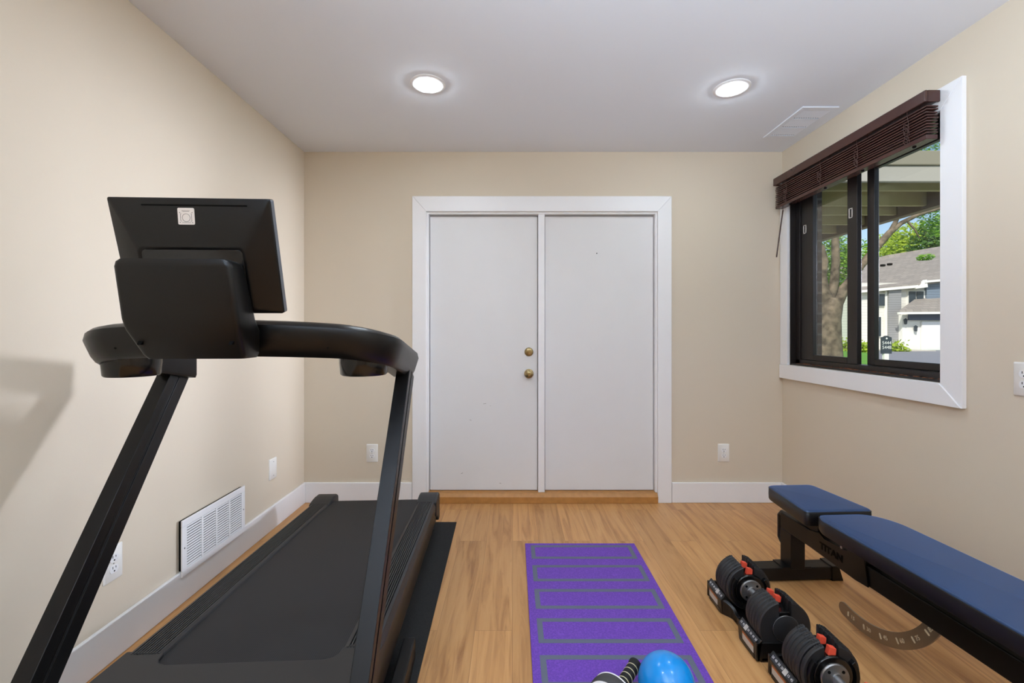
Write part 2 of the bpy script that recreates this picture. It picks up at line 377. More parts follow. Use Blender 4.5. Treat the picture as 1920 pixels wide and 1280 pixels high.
struct('trim_6', b, 'bronze', 'dark reveal lining of the slider window', 'window reveal', smooth=False)
win = thing('window_1', 'dark bronze two-pane slider window under a raised brown blind', 'window', (XR, 2.5, WZ0)); win['kind'] = 'structure'
def wb(bm, x0, x1, y0, y1, z0, z1): box(bm, x0-XR, x1-XR, y0-2.5, y1-2.5, z0-WZ0, z1-WZ0)
fx0, fx1 = XR+.035, XR+.115
b = NB()
wb(b, fx0, fx1, WY0+.009, WY0+.047, WZ0+.001, WZ1-.009); wb(b, fx0, fx1, WY1-.052, WY1-.009, WZ0+.001, WZ1-.009); wb(b, fx0, fx1, WY0+.009, WY1-.009, WZ0+.001, WZ0+.04); wb(b, fx0, fx1, WY0+.009, WY1-.009, WZ1-.05, WZ1-.009)
wb(b, XR+.002, fx0, WY0+.009, WY1-.009, WZ0+.001, WZ0+.012)
obj('window_frame', b, 'bronze', win, bevel=.002, segs=1)
b = NB()                                     # old torn caulk along the sill
for i in range(26):
    y = WY0+.03+i*.04+random.uniform(-.01, .01); w = random.uniform(.012, .03); wb(b, XR+.008+random.uniform(0, .006), XR+.02+random.uniform(0, .008), y, y+w, WZ0+.010, WZ0+.014+random.uniform(0, .004))
tag(obj('sill_residue', b, mat('rusty_residue', (116, 72, 48), .8), win), 'rust brown residue along the sill')
def sash(name, xa, ya, yb, sl, sr):
    b = NB(); za, zb = WZ0+.041, WZ1-.051; xb = xa+.028
    wb(b, xa, xb, ya, ya+sr, za, zb); wb(b, xa, xb, yb-sl, yb, za, zb); wb(b, xa, xb, ya+sr, yb-sl, za, za+.035); wb(b, xa, xb, ya+sr, yb-sl, zb-.03, zb)
    o = obj(name, b, 'bronze2', win, bevel=.003, segs=1)
    g = NB(); wb(g, xa+.012, xa+.016, ya+sr-.003, yb-sl+.003, za+.032, zb-.027); obj('glass_pane', g, 'glass', o, smooth=False)
    return o
s1 = sash('sliding_sash', XR+.042, 2.50, WY1-.054, .115, .075)
s2 = sash('fixed_sash', XR+.078, WY0+.048, 2.475, .05, .02)
for y, z in ((2.545, 1.86), (2.945, 1.86)):
    b = NB()
    for q in ((y-.013, y+.013, z+.024, z+.028), (y-.013, y+.013, z-.028, z-.024), (y+.009, y+.013, z-.028, z+.028), (y-.013, y-.009, z-.028, z+.028)): wb(b, XR+.039, XR+.042, *q)
    tag(obj('sash_stop', b, 'sticker', s1, smooth=False), 'pale outlined square stop')

# blind
bl = thing('window_blind', 'dark brown wooden slat blind pulled up across the window top', 'blind', (1.8, 2.5, 2.03))
def bb(bm, x0, x1, y0, y1, z0, z1): box(bm, x0-1.8, x1-1.8, y0-2.5, y1-2.5, z0-2.03, z1-2.03)
b = NB(); bb(b, 1.790, 1.802, 1.945, 3.085, 2.187, 2.238); bb(b, 1.802, 1.857, 1.945, 1.957, 2.187, 2.238); bb(b, 1.802, 1.857, 3.073, 3.085, 2.187, 2.238)
obj('valance', b, 'walnut', bl, bevel=.004)
b = NB(); bb(b, 1.806, 1.8565, 1.96, 3.07, 2.192, 2.234); obj('headrail', b, 'walnut', bl)
for k in range(10):
    z = 2.056+k*.0128; b = NB(); j = random.uniform(-.002, .002); ti = random.uniform(-.03, .03)
    T = Matrix.Translation((.028, 0, z-2.03)) @ Matrix.Rotation(ti, 4, 'Y'); box(b, -.0255+j, .0255+j, 1.953-2.5+random.uniform(-.003, .003), 3.078-2.5+random.uniform(-.003, .003), -.0030, .0030, T)
    obj('slat', b, 'walnut', bl, bevel=.001, segs=1)
b = NB(); bb(b, 1.802, 1.8535, 1.953, 3.078, 2.028, 2.048); obj('bottom_rail', b, 'walnut', bl, bevel=.003)
for y in (2.04, 2.34, 2.62, 2.95):
    b = NB()
    for dx in (-.003, .0545):
        tube(b, [(dx, y-2.5+.004*math.sin(t*9), .012+t*.16) for t in [i/10 for i in range(11)]], .0012, 5)
    for k in range(6):
        a = random.uniform(0, 6.28); z = .015+random.uniform(0, .075)
        pts = [(-.006-.006*math.sin(math.pi*t/8), y-2.5+.016*math.cos(a+t*.7), z+.014*math.sin(a+t*.9)) for t in range(9)]
        tube(b, pts, .0012, 5)
    obj('ladder_cord', b, 'cord', bl)
    b = NB(); lathe(b, [(.008, 0), (.008, .004), (.004, .006)], (.027, y-2.5, -.002), (0, 0, -1), 12); obj('cord_button', b, 'dark', bl)
b = NB(); P0 = at(1468, 394, 3.055); P1 = at(1456, 482, 3.065); off = Vector((1.8, 2.5, 2.03))
hk = Vector((P0.x, P0.y, 2.19)); tube(b, [hk-off, P0-off], .002, 6); cyl(b, P0-off, P1-off, .0042, .0042, 10); obj('tilt_wand', b, 'walnut', bl)

# ------------------------------------------------------------------ wall plates, grilles
def outlet(label, loc, rz, group='duplex outlets'):
    t = thing('wall_outlet', label, 'outlet', loc, rz, None)
    b = NB(); w, h = .079, .125
    rings(b, [[(x, -d, z) for x, z in rrect(w-i*2, h-i*2, .004, 3)] for d, i in ((0, 0), (.003, 0), (.006, .004))]); obj('cover_plate', b, 'plate', t)
    for s in (-1, 1):
        b = NB(); zc = s*.0195; pts = []
        for k in range(24):
            a = 2*math.pi*k/24; pts.append((.0175*math.cos(a), max(-.0135, min(.0135, .0175*math.sin(a)))+zc))
        rings(b, [[(x, -.0055, z) for x, z in pts], [(x, -.0085, z) for x, z in pts]]); r = obj('receptacle', b, 'trim', t)
        b = NB(); box(b, -.0075, -.0052, -.0089, -.008, zc+.001, zc+.010); box(b, .0052, .0075, -.0089, -.008, zc+.002, zc+.009); lathe(b, [(.003, 0), (.003, .0006)], (0, -.0084, zc-.007), (0, -1, 0), 10)
        obj('slots', b, 'dark', r, smooth=False)
    b = NB(); lathe(b, [(.003, 0), (.002, .001)], (0, -.006, 0), (0, -1, 0), 10); obj('screw', b, 'silver', t)
    return t
outlet('white outlet on the end wall between treadmill post and doors', ((698-CX)/269, YB, CAMZ-(849-CY)/269), 0)
outlet('white outlet on the end wall right of the doors, below the window corner', ((1356.5-CX)/269, YB, CAMZ-(848.5-CY)/269), 0)
outlet('white outlet low on the left wall, half hidden behind the treadmill post', (XL, 1.628, .345), math.pi/2)
outlet('white outlet on the right wall at the photo edge, higher than the bench', (XR, 1.638, 1.012), -math.pi/2)
t = thing('blank_plate', 'blank white wall plate low on the left wall near the corner', 'wall plate', (XL, 2.711, .36), math.pi/2)
b = NB(); rings(b, [[(x, -d, z) for x, z in rrect(.078-i*2, .124-i*2, .004, 3)] for d, i in ((0, 0), (.005, 0), (.008, .004))]); obj('cover_plate', b, 'plate', t)
for s in (-1, 1):
    b = NB(); lathe(b, [(.003, 0), (.0022, .001)], (0, -.008, s*.041), (0, -1, 0), 10); obj('screw', b, 'hub', t)

# return-air grille on the left wall
gy0, gy1, gz0, gz1 = 1.94, 2.395, .12, .366
t = thing('return_air_grille', 'white louvred return air grille low on the left wall', 'air grille', (XL, (gy0+gy1)/2, (gz0+gz1)/2), math.pi/2)
W, H = gy1-gy0, gz1-gz0; d0, d1_ = -.0175, -.0245
b = NB()                                     # local: x along wall, -y into the room
bd = .03
box(b, -W/2, W/2, d1_, d0, H/2-bd, H/2); box(b, -W/2, W/2, d1_, d0, -H/2, -H/2+bd); box(b, -W/2, -W/2+bd, d1_, d0, -H/2+bd, H/2-bd); box(b, W/2-bd, W/2, d1_, d0, -H/2+bd, H/2-bd)
iw = W-2*bd
for k in range(1, 4): box(b, -W/2+bd+iw*k/4-.006, -W/2+bd+iw*k/4+.006, d1_, d0, -H/2+bd, H/2-bd)
obj('face_frame', b, 'trim', t, bevel=.0015, segs=1)
b = NB(); box(b, -W/2+.012, W/2-.004, d0, -.001, -H/2+.022, H/2-.006); obj('backing', b, 'dark', t, smooth=False)
n = 16
for c in range(4):
    xa = -W/2+bd+iw*c/4+(.006 if c else 0); xb = -W/2+bd+iw*(c+1)/4-(.006 if c < 3 else 0)
    b = NB()
    for k in range(n):
        z = -H/2+bd+(H-2*bd)*(k+.5)/n
        T = Matrix.Translation((0, -.0195, z)) @ Matrix.Rotation(math.radians(32), 4, 'X'); box(b, xa, xb, -.0048, .0048, -.0007, .0007, T)
    obj('louvre_panel', b, 'trim', t, smooth=False)
for s in (-1, 1):
    b = NB(); lathe(b, [(.004, 0), (.003, .0015)], (s*(W/2-.014), d1_, 0), (0, -1, 0), 10); obj('screw', b, 'hub', t)

# ceiling register
t = thing('ceiling_register', 'white slotted air register in the ceiling above the window', 'air register', (1.712, 2.688, ZC), 0)
b = NB(); w, l = .205, .396
for (xa, xb, ya, yb) in ((-w/2, w/2, -l/2, -l/2+.035), (-w/2, w/2, l/2-.035, l/2), (-w/2, -w/2+.028, -l/2+.035, l/2-.035), (w/2-.028, w/2, -l/2+.035, l/2-.035), (-w/2+.028, w/2-.028, -.062, -.050), (-w/2+.028, w/2-.028, .050, .062)): box(b, xa, xb, ya, yb, -.008, 0)
obj('face_frame', b, 'ceil', t, bevel=.002, segs=1)
b = NB(); box(b, -w/2+.02, w/2-.02, -l/2+.02, l/2-.02, -.0012, -.0002); obj('backing', b, 'dark', t, smooth=False)
for ya, yb in ((-l/2+.035, -.062), (-.050, .050), (.062, l/2-.035)):
    b = NB()
    for k in range(11):
        x = -w/2+.028+(w-.056)*(k+.5)/11; T = Matrix.Translation((x, 0, -.005)) @ Matrix.Rotation(math.radians(22), 4, 'Y'); box(b, -.0060, .0060, ya, yb-.012, -.0006, .0006, T); box(b, x-.0068, x-.0030, yb-.012, yb, -.006, -.004)
    obj('louvre_panel', b, 'ceil', t, smooth=False)

# recessed lights
def downlight():
    t = thing('recessed_light', 'x', 'ceiling light', (0, 0, ZC))
    b = NB(); lathe(b, [(.089, .004), (.089, -.003), (.085, -.006), (.066, -.007), (.060, -.004), (.060, 0)], cap=False, seg=48); obj('trim_ring', b, 'trim', t)
    b = NB(); lathe(b, [(.0595, -.0005), (.0585, -.006), (.052, -.012), (.036, -.017), (.018, -.019), (.001, -.0195)], seg=40); obj('lamp_lens', b, 'lens', t, ang=60)
    return t
dl = downlight()
spots = [((-.431, 2.268), 'lit round recessed light in the ceiling above the left door', None),
         ((1.125, 2.305), 'lit round recessed light in the ceiling beside the air register', None)]
for y in (.74, -.80, -2.2):
    spots += [((x, y), 'lit round recessed light behind the two above the doors', 'recessed lights overhead and behind the photographer') for x in (-.431, 1.125)]
for i, ((x, y), lb, gr) in enumerate(spots):
    o = dl if i == 0 else copy_tree(dl)
    o.location = (x, y, ZC); tag(o, lb, None, gr)

# ------------------------------------------------------------------ treadmill
YAW = math.radians(2.75)
tm = thing('treadmill', 'black treadmill with a tilted monitor facing the far wall', 'treadmill', (-.778, 2.0, 0), YAW)
# local y is measured from world Y = 2.0; L() turns (offset x, world-like Y, z) into local
def L(x, Y, z): return Vector((x, Y-2.0, z))
def LB(bm, x0, x1, Y0, Y1, z0, z1, T=None): return box(bm, x0, x1, Y0-2, Y1-2, z0, z1, T)
SL = -.056                                      # deck falls towards its rear end
def dz(Y): return .185+SL*(Y-2.68)
MT = .006
def slab(bm, x0, x1, Ya, Yb, lo, hi, n=1):      # box following the deck slope; lo/hi relative to belt surface
    pts = []
    rings(bm, [[L(x0, Y, dz(Y)+lo), L(x1, Y, dz(Y)+lo), L(x1, Y, dz(Y)+hi), L(x0, Y, dz(Y)+hi)] for Y in (Ya, Yb)])
b = NB(); rs = []
for Y in (1.10, 2.66): rs.append((Y, dz(Y)))
ring = []
prof = [(1.10, dz(1.10))]+[(2.66+.026*math.sin(a), dz(2.66)-.026+.026*math.cos(a)) for a in [math.pi*i/10 for i in range(11)]]+[(1.10, dz(1.10)-.052)]
prism(b, [L(-.262, Y, z) for Y, z in prof], (.524, 0, 0)); obj('running_belt', b, 'belt', tm)
b = NB(); slab(b, -.345, .345, .72, 2.68, -.105, -.054); obj('deck_frame', b, 'frame', tm, bevel=.004)
for s in (-1, 1):
    b = NB()
    x0, x1 = sorted((s*.250, s*.357))
    # ribbed top: saw profile across x
    prof = [(s*.250, -.004), (s*.254, .006)]
    for k in range(9):
        xx = .263+k*.0082; prof += [(s*xx, .0105), (s*(xx+.0044), .0105), (s*(xx+.0048), .0035), (s*(xx+.0078), .0035)]
    prof += [(s*.3375, .0105), (s*.347, .008), (s*.357, -.016), (s*.357, -.046), (s*.34, -.053), (s*.25, -.053)]
    rings(b, [[L(x, Y, dz(Y)+h) for x, h in prof] for Y in (1.285, 2.60)]); obj('foot_rail', b, 'rail', tm, ang=20)
    b = NB()
    prism(b, [L(s*.344, Y, z) for Y, z in ((1.1, dz(1.1)-.054), (2.62, dz(2.62)-.054), (2.62, .075), (1.1, .13))], (s*.010, 0, 0)); obj('side_skirt', b, 'frame', tm)
    b = NB()
    xs = rrect(.112, .17, .02, 4)
    prism_pts = [(2.575, dz(2.6)+.011), (2.62, dz(2.62)+.021), (2.66, dz(2.66)+.027), (2.715, dz(2.7)+.026), (2.738, dz(2.7)+.012), (2.745, .06), (2.735, .045), (2.70, .045), (2.66, .08), (2.575, dz(2.6)-.07)]
    xa = .247
    prism(b, [L(s*xa, Y, z) for Y, z in prism_pts], (s*.116, 0, 0)); obj('end_cap', b, 'cap', tm, bevel=.012, segs=3)
    b = NB(); cyl(b, L(s*.30, 2.66, MT+.022), L(s*.335, 2.66, MT+.022), .022); LB(b, s*.3175-.012, s*.3175+.012, 2.645, 2.675, MT+.02, dz(2.66)-.05); obj('rear_foot', b, 'frame', tm)
    b = NB(); LB(b, s*.385-.022, s*.385+.022, .55, 1.60, MT, .085); obj('base_rail', b, 'frame', tm, bevel=.006)
    # upright: leaning tube with a groove
    zt, zb = 1.055, .06; sl = (1.507-1.046)/(1.028-.367)
    def PY(z): return 1.507+(z-1.028)*sl
    dirv = Vector((0, sl, 1)).normalized(); nrm = Vector((0, 1, -sl)).normalized()
    hw, hd = .022, .036
    sec = [(-hw, -hd), (hw, -hd), (hw, -.006), (hw-.003, -.004), (hw-.003, .004), (hw, .006), (hw, hd+.012), (-hw, hd+.012), (-hw, .006), (-hw+.003, .004), (-hw+.003, -.004), (-hw, -.006)]
    b = NB(); rings(b, [[L(s*(.385 if z > .5 else .373)+u, PY(z), z)+nrm*w for u, w in sec] for z in (zb, zt)]); obj('upright', b, 'frame', tm, bevel=.003)
    b = NB(); o = L(s*.318, 1.235, 0)
    o = L(s*.318, 1.262, 0)
    lathe(b, [(.060, 1.064), (.064, 1.068), (.067, 1.10), (.067, 1.145)], (o.x, o.y, 0), seg=40); obj('cup_holder', b, 'blk2', tm, ang=40)
# motor hood with a rounded mouth for the belt
b = NB()
sec = []
def hood_out(h, dy=0):
    return [(-.362, .72+dy), (.362, .72+dy), (.362, 1.30), (.262, 1.30), (.250, 1.285), (.246, 1.262), (.236, 1.247), (.215, 1.238), (-.215, 1.238), (-.236, 1.247), (-.246, 1.262), (-.250, 1.285), (-.262, 1.30), (-.362, 1.30)]
rings(b, [[L(x, Y, dz(Y)+h) for x, Y in hood_out(0)] for h in (-.06, .009)]); obj('front_apron', b, 'cap', tm, bevel=.004)
b = NB(); rings(b, [[L(-hx, Y, z0), L(hx, Y, z0), L(hx, Y, z1), L(-hx, Y, z1)] for Y, hx, z0, z1 in ((.60, .30, .09, .2), (.66, .34, .08, .29), (.85, .345, .08, .325), (1.0, .345, .1, .31), (1.12, .335, .12, dz(1.12)+.012))]); obj('motor_hood', b, 'blk', tm, bevel=.012, segs=3)
# curved handlebar console
def bar_sections():
    path = []
    xc, yr, yf, r = .392, 1.56, 1.128, .135
    for Y in (yr, 1.50, 1.42, 1.34): path.append((-xc, Y))
    for k in range(0, 9):
        a = math.radians(90*k/8); path.append((-xc+r-r*math.cos(a), yf+.03+r-r*math.sin(a)))
    for k in range(1, 10):
        x = -xc+r+(2*xc-2*r)*k/10; q = (x/(xc-r)); path.append((x, yf+.03*q*q))
    return path+[(-x, Y) for x, Y in reversed(path[:13])]
path = bar_sections()
b = NB(); rs = []
for i, (x, Y) in enumerate(path):
    p, q = path[max(0, i-1)], path[min(len(path)-1, i+1)]
    tx, ty = q[0]-p[0], q[1]-p[1]; l = math.hypot(tx, ty); nx, ny = ty/l, -tx/l      # outward (away from the runner)
    f = max(0, min(1, (Y-1.16)/.40)); ax = abs(x)/.42
    top = 1.217-.022*ax**2-.075*f; bot = 1.124-.018*ax**2-.082*f
    th = .030; ti = .030+.028*f
    hgt = top-bot
    sec = [(th-.012, top-.004), (th-.002, top-.012), (th+.002, top-.030), (th-.012, bot+.022), (th-.022, bot+.006), (th-.030, bot), (-ti+.004, bot+.002), (-ti, bot+.012), (-ti, top-.012), (-ti+.010, top-.002), (0, top)]
    rs.append([L(x-nx*o, Y-ny*o, z) if False else L(x+nx*o*(-1 if False else 1), Y+ny*o, z) for o, z in sec])
rings(b, rs); bar = obj('handlebar_console', b, 'blk', tm, ang=38)
for x in (-.262, .262):
    b = NB(); T = Matrix.Translation(L(x, 1.128+.03*(x/.257)**2-.0215, 1.150)) @ Matrix.Rotation(.35, 4, 'Y'); prism(b, [T @ Vector((u*.45, 0, v)) for u, v in rrect(.012, .015, .0025, 3)], (0, .012, 0)); obj('screw_recess', b, 'dark', bar, smooth=False)
# lower console housing
b = NB()
def hs(z, hw, ya, yb, r=.012): return [L(x, 0, z)+Vector((0, y, 0)) for x, y in rrect(hw*2, yb-ya, r, 4, 0, (ya+yb)/2)]
rings(b, [hs(1.342, .112, .953, 1.004), hs(1.336, .119, .951, 1.012), hs(1.325, .122, .951, 1.017), hs(1.215, .1245, .974, 1.058), hs(1.200, .124, .979, 1.07), hs(1.19, .1235, .984, 1.08), hs(1.134, .113, 1.02, 1.10), hs(1.124, .107, 1.028, 1.10)])
hsg = obj('console_housing', b, 'blk', tm, ang=42)
for x in (-.1, .1):
    b = NB(); T = Matrix.Translation(L(x*.985, .998, 1.163)) @ Matrix.Rotation(-.45, 4, 'X') @ Matrix.Rotation(.3, 4, 'Y'); prism(b, [T @ Vector((u, 0, v)) for u, v in rrect(.009, .014, .004, 4)], (0, .012, 0)); obj('screw_recess', b, 'dark', hsg, smooth=False)
b = NB(); LB(b, -.06, .06, 1.0, 1.05, 1.23, 1.32); obj('tilt_mount', b, 'frame', tm, bevel=.006)
# monitor, leaning towards the camera at its top
mo = L(0, 1.078, 1.231); va = math.atan2(1.078-1.007, 1.486-1.231)
V = Vector((0, -math.sin(va), math.cos(va))); N = Vector((0, -math.cos(va), -math.sin(va))); U = Vector((1, 0, 0))
def mp(u, v, n): return mo+U*u+V*v+N*n
mh, mw = .266, .1775
b = NB()
def mr(w, v0, v1, n, r): return [mp(x, y, n) for x, y in rrect(2*w, v1-v0, r, 5, 0, (v0+v1)/2)]
rings(b, [mr(mw-.003, .003, mh-.003, -.022, .004), mr(mw, 0, mh, -.020, .005), mr(mw, 0, mh, -.001, .005), mr(mw-.002, .002, mh-.002, .0005, .005), mr(mw-.035, .008, mh-.062, .010, .012), mr(mw-.058, .012, mh-.105, .022, .014), mr(mw-.062, .014, mh-.109, .0225, .012), mr(mw-.065, .016, mh-.112, .0205, .012)])
mon = obj('monitor', b, 'blk', tm, ang=70)
b = NB(); rings(b, [mr(mw-.0655, .0165, mh-.1125, .0203, .012), mr(mw-.0665, .0175, mh-.1135, .0212, .012)]); obj('mount_panel', b, 'blk2', mon)
b = NB(); rings(b, [mr(mw-.012, .012, mh-.012, -.0222, .003), mr(mw-.012, .012, mh-.012, -.0232, .003)]); tag(obj('screen', b, 'blk2', mon), 'black glass screen')
b = NB(); rings(b, [mr(mw+.0006, .001, mh-.001, -.0185, .005), mr(mw+.0006, .001, mh-.001, -.005, .005)]); tag(obj('edge_band', b, 'edgegrey', mon), 'blue grey rim band')
b = NB(); rings(b, [[mp(x, y, n) for x, y in rrect(.232, .0035, .0017, 4, .012, mh-.016)] for n in (0, .0032)]); obj('vent_slot', b, 'dark', mon)
b = NB(); sx, sy, sw = -.007, mh-.040, .0365
def onb(x, y): return .0005+.0098*max(0, min(1, (mh-.002-y)/.06))
n0 = .0030
ns = Vector((0, 0, 0))
rings(b, [[mp(x, y, onb(0, y)+.0004) for x, y in rrect(sw, sw, .003, 3, sx, sy)], [mp(x, y, onb(0, y)+.0012) for x, y in rrect(sw, sw, .003, 3, sx, sy)]])
stk = tag(obj('sticker', b, 'sticker', mon), 'square pale sticker with a circle between brackets')
b = NB()
def ring_line(pts, r=.00035, closed=False):
    P = [mp(sx+x, sy+y, onb(0, sy+y)+.0013) for x, y in pts]
    tube(b, P+([P[0]] if closed else []), r, 4)
ring_line([(.0085*math.cos(2*math.pi*k/20), -.003+.0085*math.sin(2*math.pi*k/20)) for k in range(20)], closed=True)
for s in (-1, 1):
    ring_line([(s*.010, .0055), (s*.0122, .0055), (s*.0122, -.0105), (s*.010, -.0105)])
    for y in (.008, -.0135):
        ring_line([(s*.0135-.0008, y), (s*.0135+.0008, y)], .0007)
for y, w in ((.0125, .009), (.0105, .007), (-.0135, .009)): ring_line([(-w, y), (w, y)], .0003)
obj('printed_mark', b, 'ink', stk, smooth=False)

b = NB(); prism(b, [(x, y, 0) for x, y in ((-1.30, .35), (-.30, .35), (-.351, 2.783), (-1.25, 2.783))], (0, 0, MT))
tag(obj('treadmill_mat', b, 'rubber'), 'speckled black rubber mat under the treadmill', 'mat')

# ------------------------------------------------------------------ yoga mat and its things
YT = .006
ym = thing('yoga_mat', 'purple yoga mat printed with grey rectangle outlines', 'yoga mat', (.372, 1.635, 0))
b = NB(); box(b, -.305, .305, -.865, .868, 0, YT); obj('mat_sheet', b, 'yoga', ym, bevel=.002)
for k in range(8):
    ya = 2.478-k*.2105-1.635; yb = ya-.147
    b = NB(); w = .022; x0, x1 = -.275, .277
    for (p, q, r, s) in ((x0, x1, ya-w, ya), (x0, x1, yb, yb+w), (x0, x0+w, yb+w, ya-w), (x1-w, x1, yb+w, ya-w)): box(b, p, q, r, s, YT-.0005, YT+.0003)
    obj('printed_rectangle', b, 'yoga_print', ym, smooth=False)
R = .086; bc = Vector((.478, 1.395, YT+R))
b = NB(); bmesh.ops.create_uvsphere(b, u_segments=48, v_segments=32, radius=R); b.transform(Matrix.Translation((0, 0, R)))
eb = tag(obj('exercise_ball', b, 'ball', ang=80), 'small shiny blue exercise ball on the purple mat', 'ball'); eb.location = (bc.x, bc.y, YT)

WR = .071; ax = Vector((.60, .80, 0)).normalized(); wc = Vector((.295, 1.345, YT+WR))
ab = thing('ab_roller', 'black ab roller with cream striped grips lying by the blue ball', 'ab roller', (wc.x, wc.y, YT), math.atan2(ax.y, ax.x))
def A(x, y, z): return Vector((x, y, z))
b = NB(); lathe(b, [(.02, -.026), (WR-.014, -.026), (WR-.006, -.022), (WR, -.006), (WR, .006), (WR-.006, .022), (WR-.014, .026), (.02, .026)], (0, 0, WR), (1, 0, 0), 48); obj('wheel', b, 'tyre', ab)
for s in (-1, 1):
    b = NB(); lathe(b, [(WR-.018, s*.0262), (WR-.018, s*.0285), (WR-.008, s*.0285), (WR-.002, s*.0225), (WR-.004, s*.0200)], (0, 0, WR), (1, 0, 0), 48, cap=False); tag(obj('rim_ring', b, 'white', ab), 'white ring')
    b = NB(); lathe(b, [(.030, s*.026), (.026, s*.036), (.014, s*.045)], (0, 0, WR), (1, 0, 0)); obj('hub', b, 'blk', ab)
    b = NB(); lathe(b, [(.0185, s*.045), (.0195, s*.05), (.0195, s*.178), (.0215, s*.181), (.0215, s*.188), (.0185, s*.191), (.001, s*.1905)], (0, 0, WR), (1, 0, 0)); g = obj('grip', b, 'foam', ab)
    b = NB()
    for k in range(5):
        x = s*(.066+k*.0235); lathe(b, [(.0192, x-.0017), (.0201, x-.0015), (.0201, x+.0015), (.0192, x+.0017)], (0, 0, WR), (1, 0, 0), cap=False)
    tag(obj('grip_band', b, 'cream', g), 'cream rings')

# ------------------------------------------------------------------ dumbbells and cradles
CZD = .122; PR = .094
def plate_outline(r, notch, depth, n=40):
    a0 = math.asin(notch/r); pts = []
    for k in range(n+1):
        a = math.pi/2-a0-(2*math.pi-2*a0)*k/n; pts.append((r*math.cos(a), r*math.sin(a)))
    pts += [(-notch, depth), (notch, depth)]
    return pts
def make_dumbbell():
    t = thing('adjustable_dumbbell', 'x', 'dumbbell', (0, 0, 0))
    c = Vector((0, 0, CZD))
    b = NB(); lathe(b, [(.014, -.056), (.0145, -.03), (.0165, 0), (.0145, .03), (.014, .056)], c, (0, 1, 0), 24); obj('handle', b, 'silver', t)
    for s in (-1, 1):
        b = NB(); lathe(b, [(.018, s*.046), (.022, s*.049), (.036, s*.050), (.042, s*.0515), (.0445, s*.055), (.0445, s*.060)], c, (0, 1, 0), 40); hb = obj('hub_disc', b, 'hub', t)
        for k in range(4):
            b = NB(); a = math.radians(45+90*k); lathe(b, [(.0048, s*.0485), (.0048, s*.052)], c+Vector((.031*math.cos(a), 0, .031*math.sin(a))), (0, 1, 0), 12); obj('bolt_hole', b, 'dark', hb)
        b = NB(); lathe(b, [(.052, s*.058), (.060, s*.060), (.062, s*.064), (.062, s*.070)], c, (0, 1, 0), 40); box(b, -.019, .019, min(s*.066, s*.172), max(s*.066, s*.172), CZD-.03, CZD+.055); obj('carrier', b, 'blk2', t, bevel=.002)
        for k in range(6):
            y = s*(.071+k*.0178); b = NB(); w = .0148
            r = PR if k else PR-.004
            out = plate_outline(r, .0235, -.035); inn = [(x*.955, z*.955) for x, z in out]
            ys = (y, y+s*.003, y+s*(w-.003), y+s*w)
            rings(b, [[(x, Y, z+CZD) for x, z in (out if i in (1, 2) else inn)] for i, Y in enumerate(ys)])
            for sx_ in (-1, 1):
                for q in range(3):
                    a = math.radians(90-sx_*(20+q*5)); xx, zz = math.cos(a)*(r-.002), math.sin(a)*(r-.002)
                    T = Matrix.Translation((xx, y+s*w/2, zz+CZD)) @ Matrix.Rotation(math.pi/2-a, 4, 'Y'); box(b, -.0022, .0022, -.005, .005, -.003, .0035, T)
            obj('weight_plate', b, 'iron', t, ang=30)
        b = NB(); y = s*.066; pts = [(x, z) for x, z in plate_outline(.083, .03, -.03)]
        for sx_ in (-1, 1):
            b2 = []
            for k in range(9):
                a = math.radians(38-k*13); b2.append((sx_*.079*math.cos(a), .079*math.sin(a)))
            for k in range(9):
                a = math.radians(38-(8-k)*13); b2.append((sx_*.066*math.cos(a), .066*math.sin(a)))
            prism(b, [(x, s*.0555, z+CZD) for x, z in b2], (0, s*.016, 0))
        obj('inner_guard', b, 'blk', t, bevel=.002)
        for k, (yy, zz) in enumerate(((.068, .060), (.112, .064))):
            b = NB(); ya, yb = sorted((s*yy, s*(yy+.017)))
            prism(b, [(-.012, ya, CZD+zz), (.012, ya, CZD+zz), (.014, ya, CZD+zz+.02), (-.006, ya, CZD+zz+.026)], (0, yb-ya, 0)); tag(obj('selector_tab', b, 'red', t, bevel=.0015), 'red selector tab')
        b = NB(); lathe(b, [(.045, s*.174), (.047, s*.181), (.04, s*.184), (.0, s*.184)], c, (0, 1, 0), 40); ec = obj('end_disc', b, 'iron', t)
        b = NB(); lathe(b, [(.0445, s*.1805), (.047, s*.1815), (.0475, s*.1795)], c, (0, 1, 0), 40, cap=False); tag(obj('rim_ring', b, 'silver', ec), 'silver rim ring')
    return t
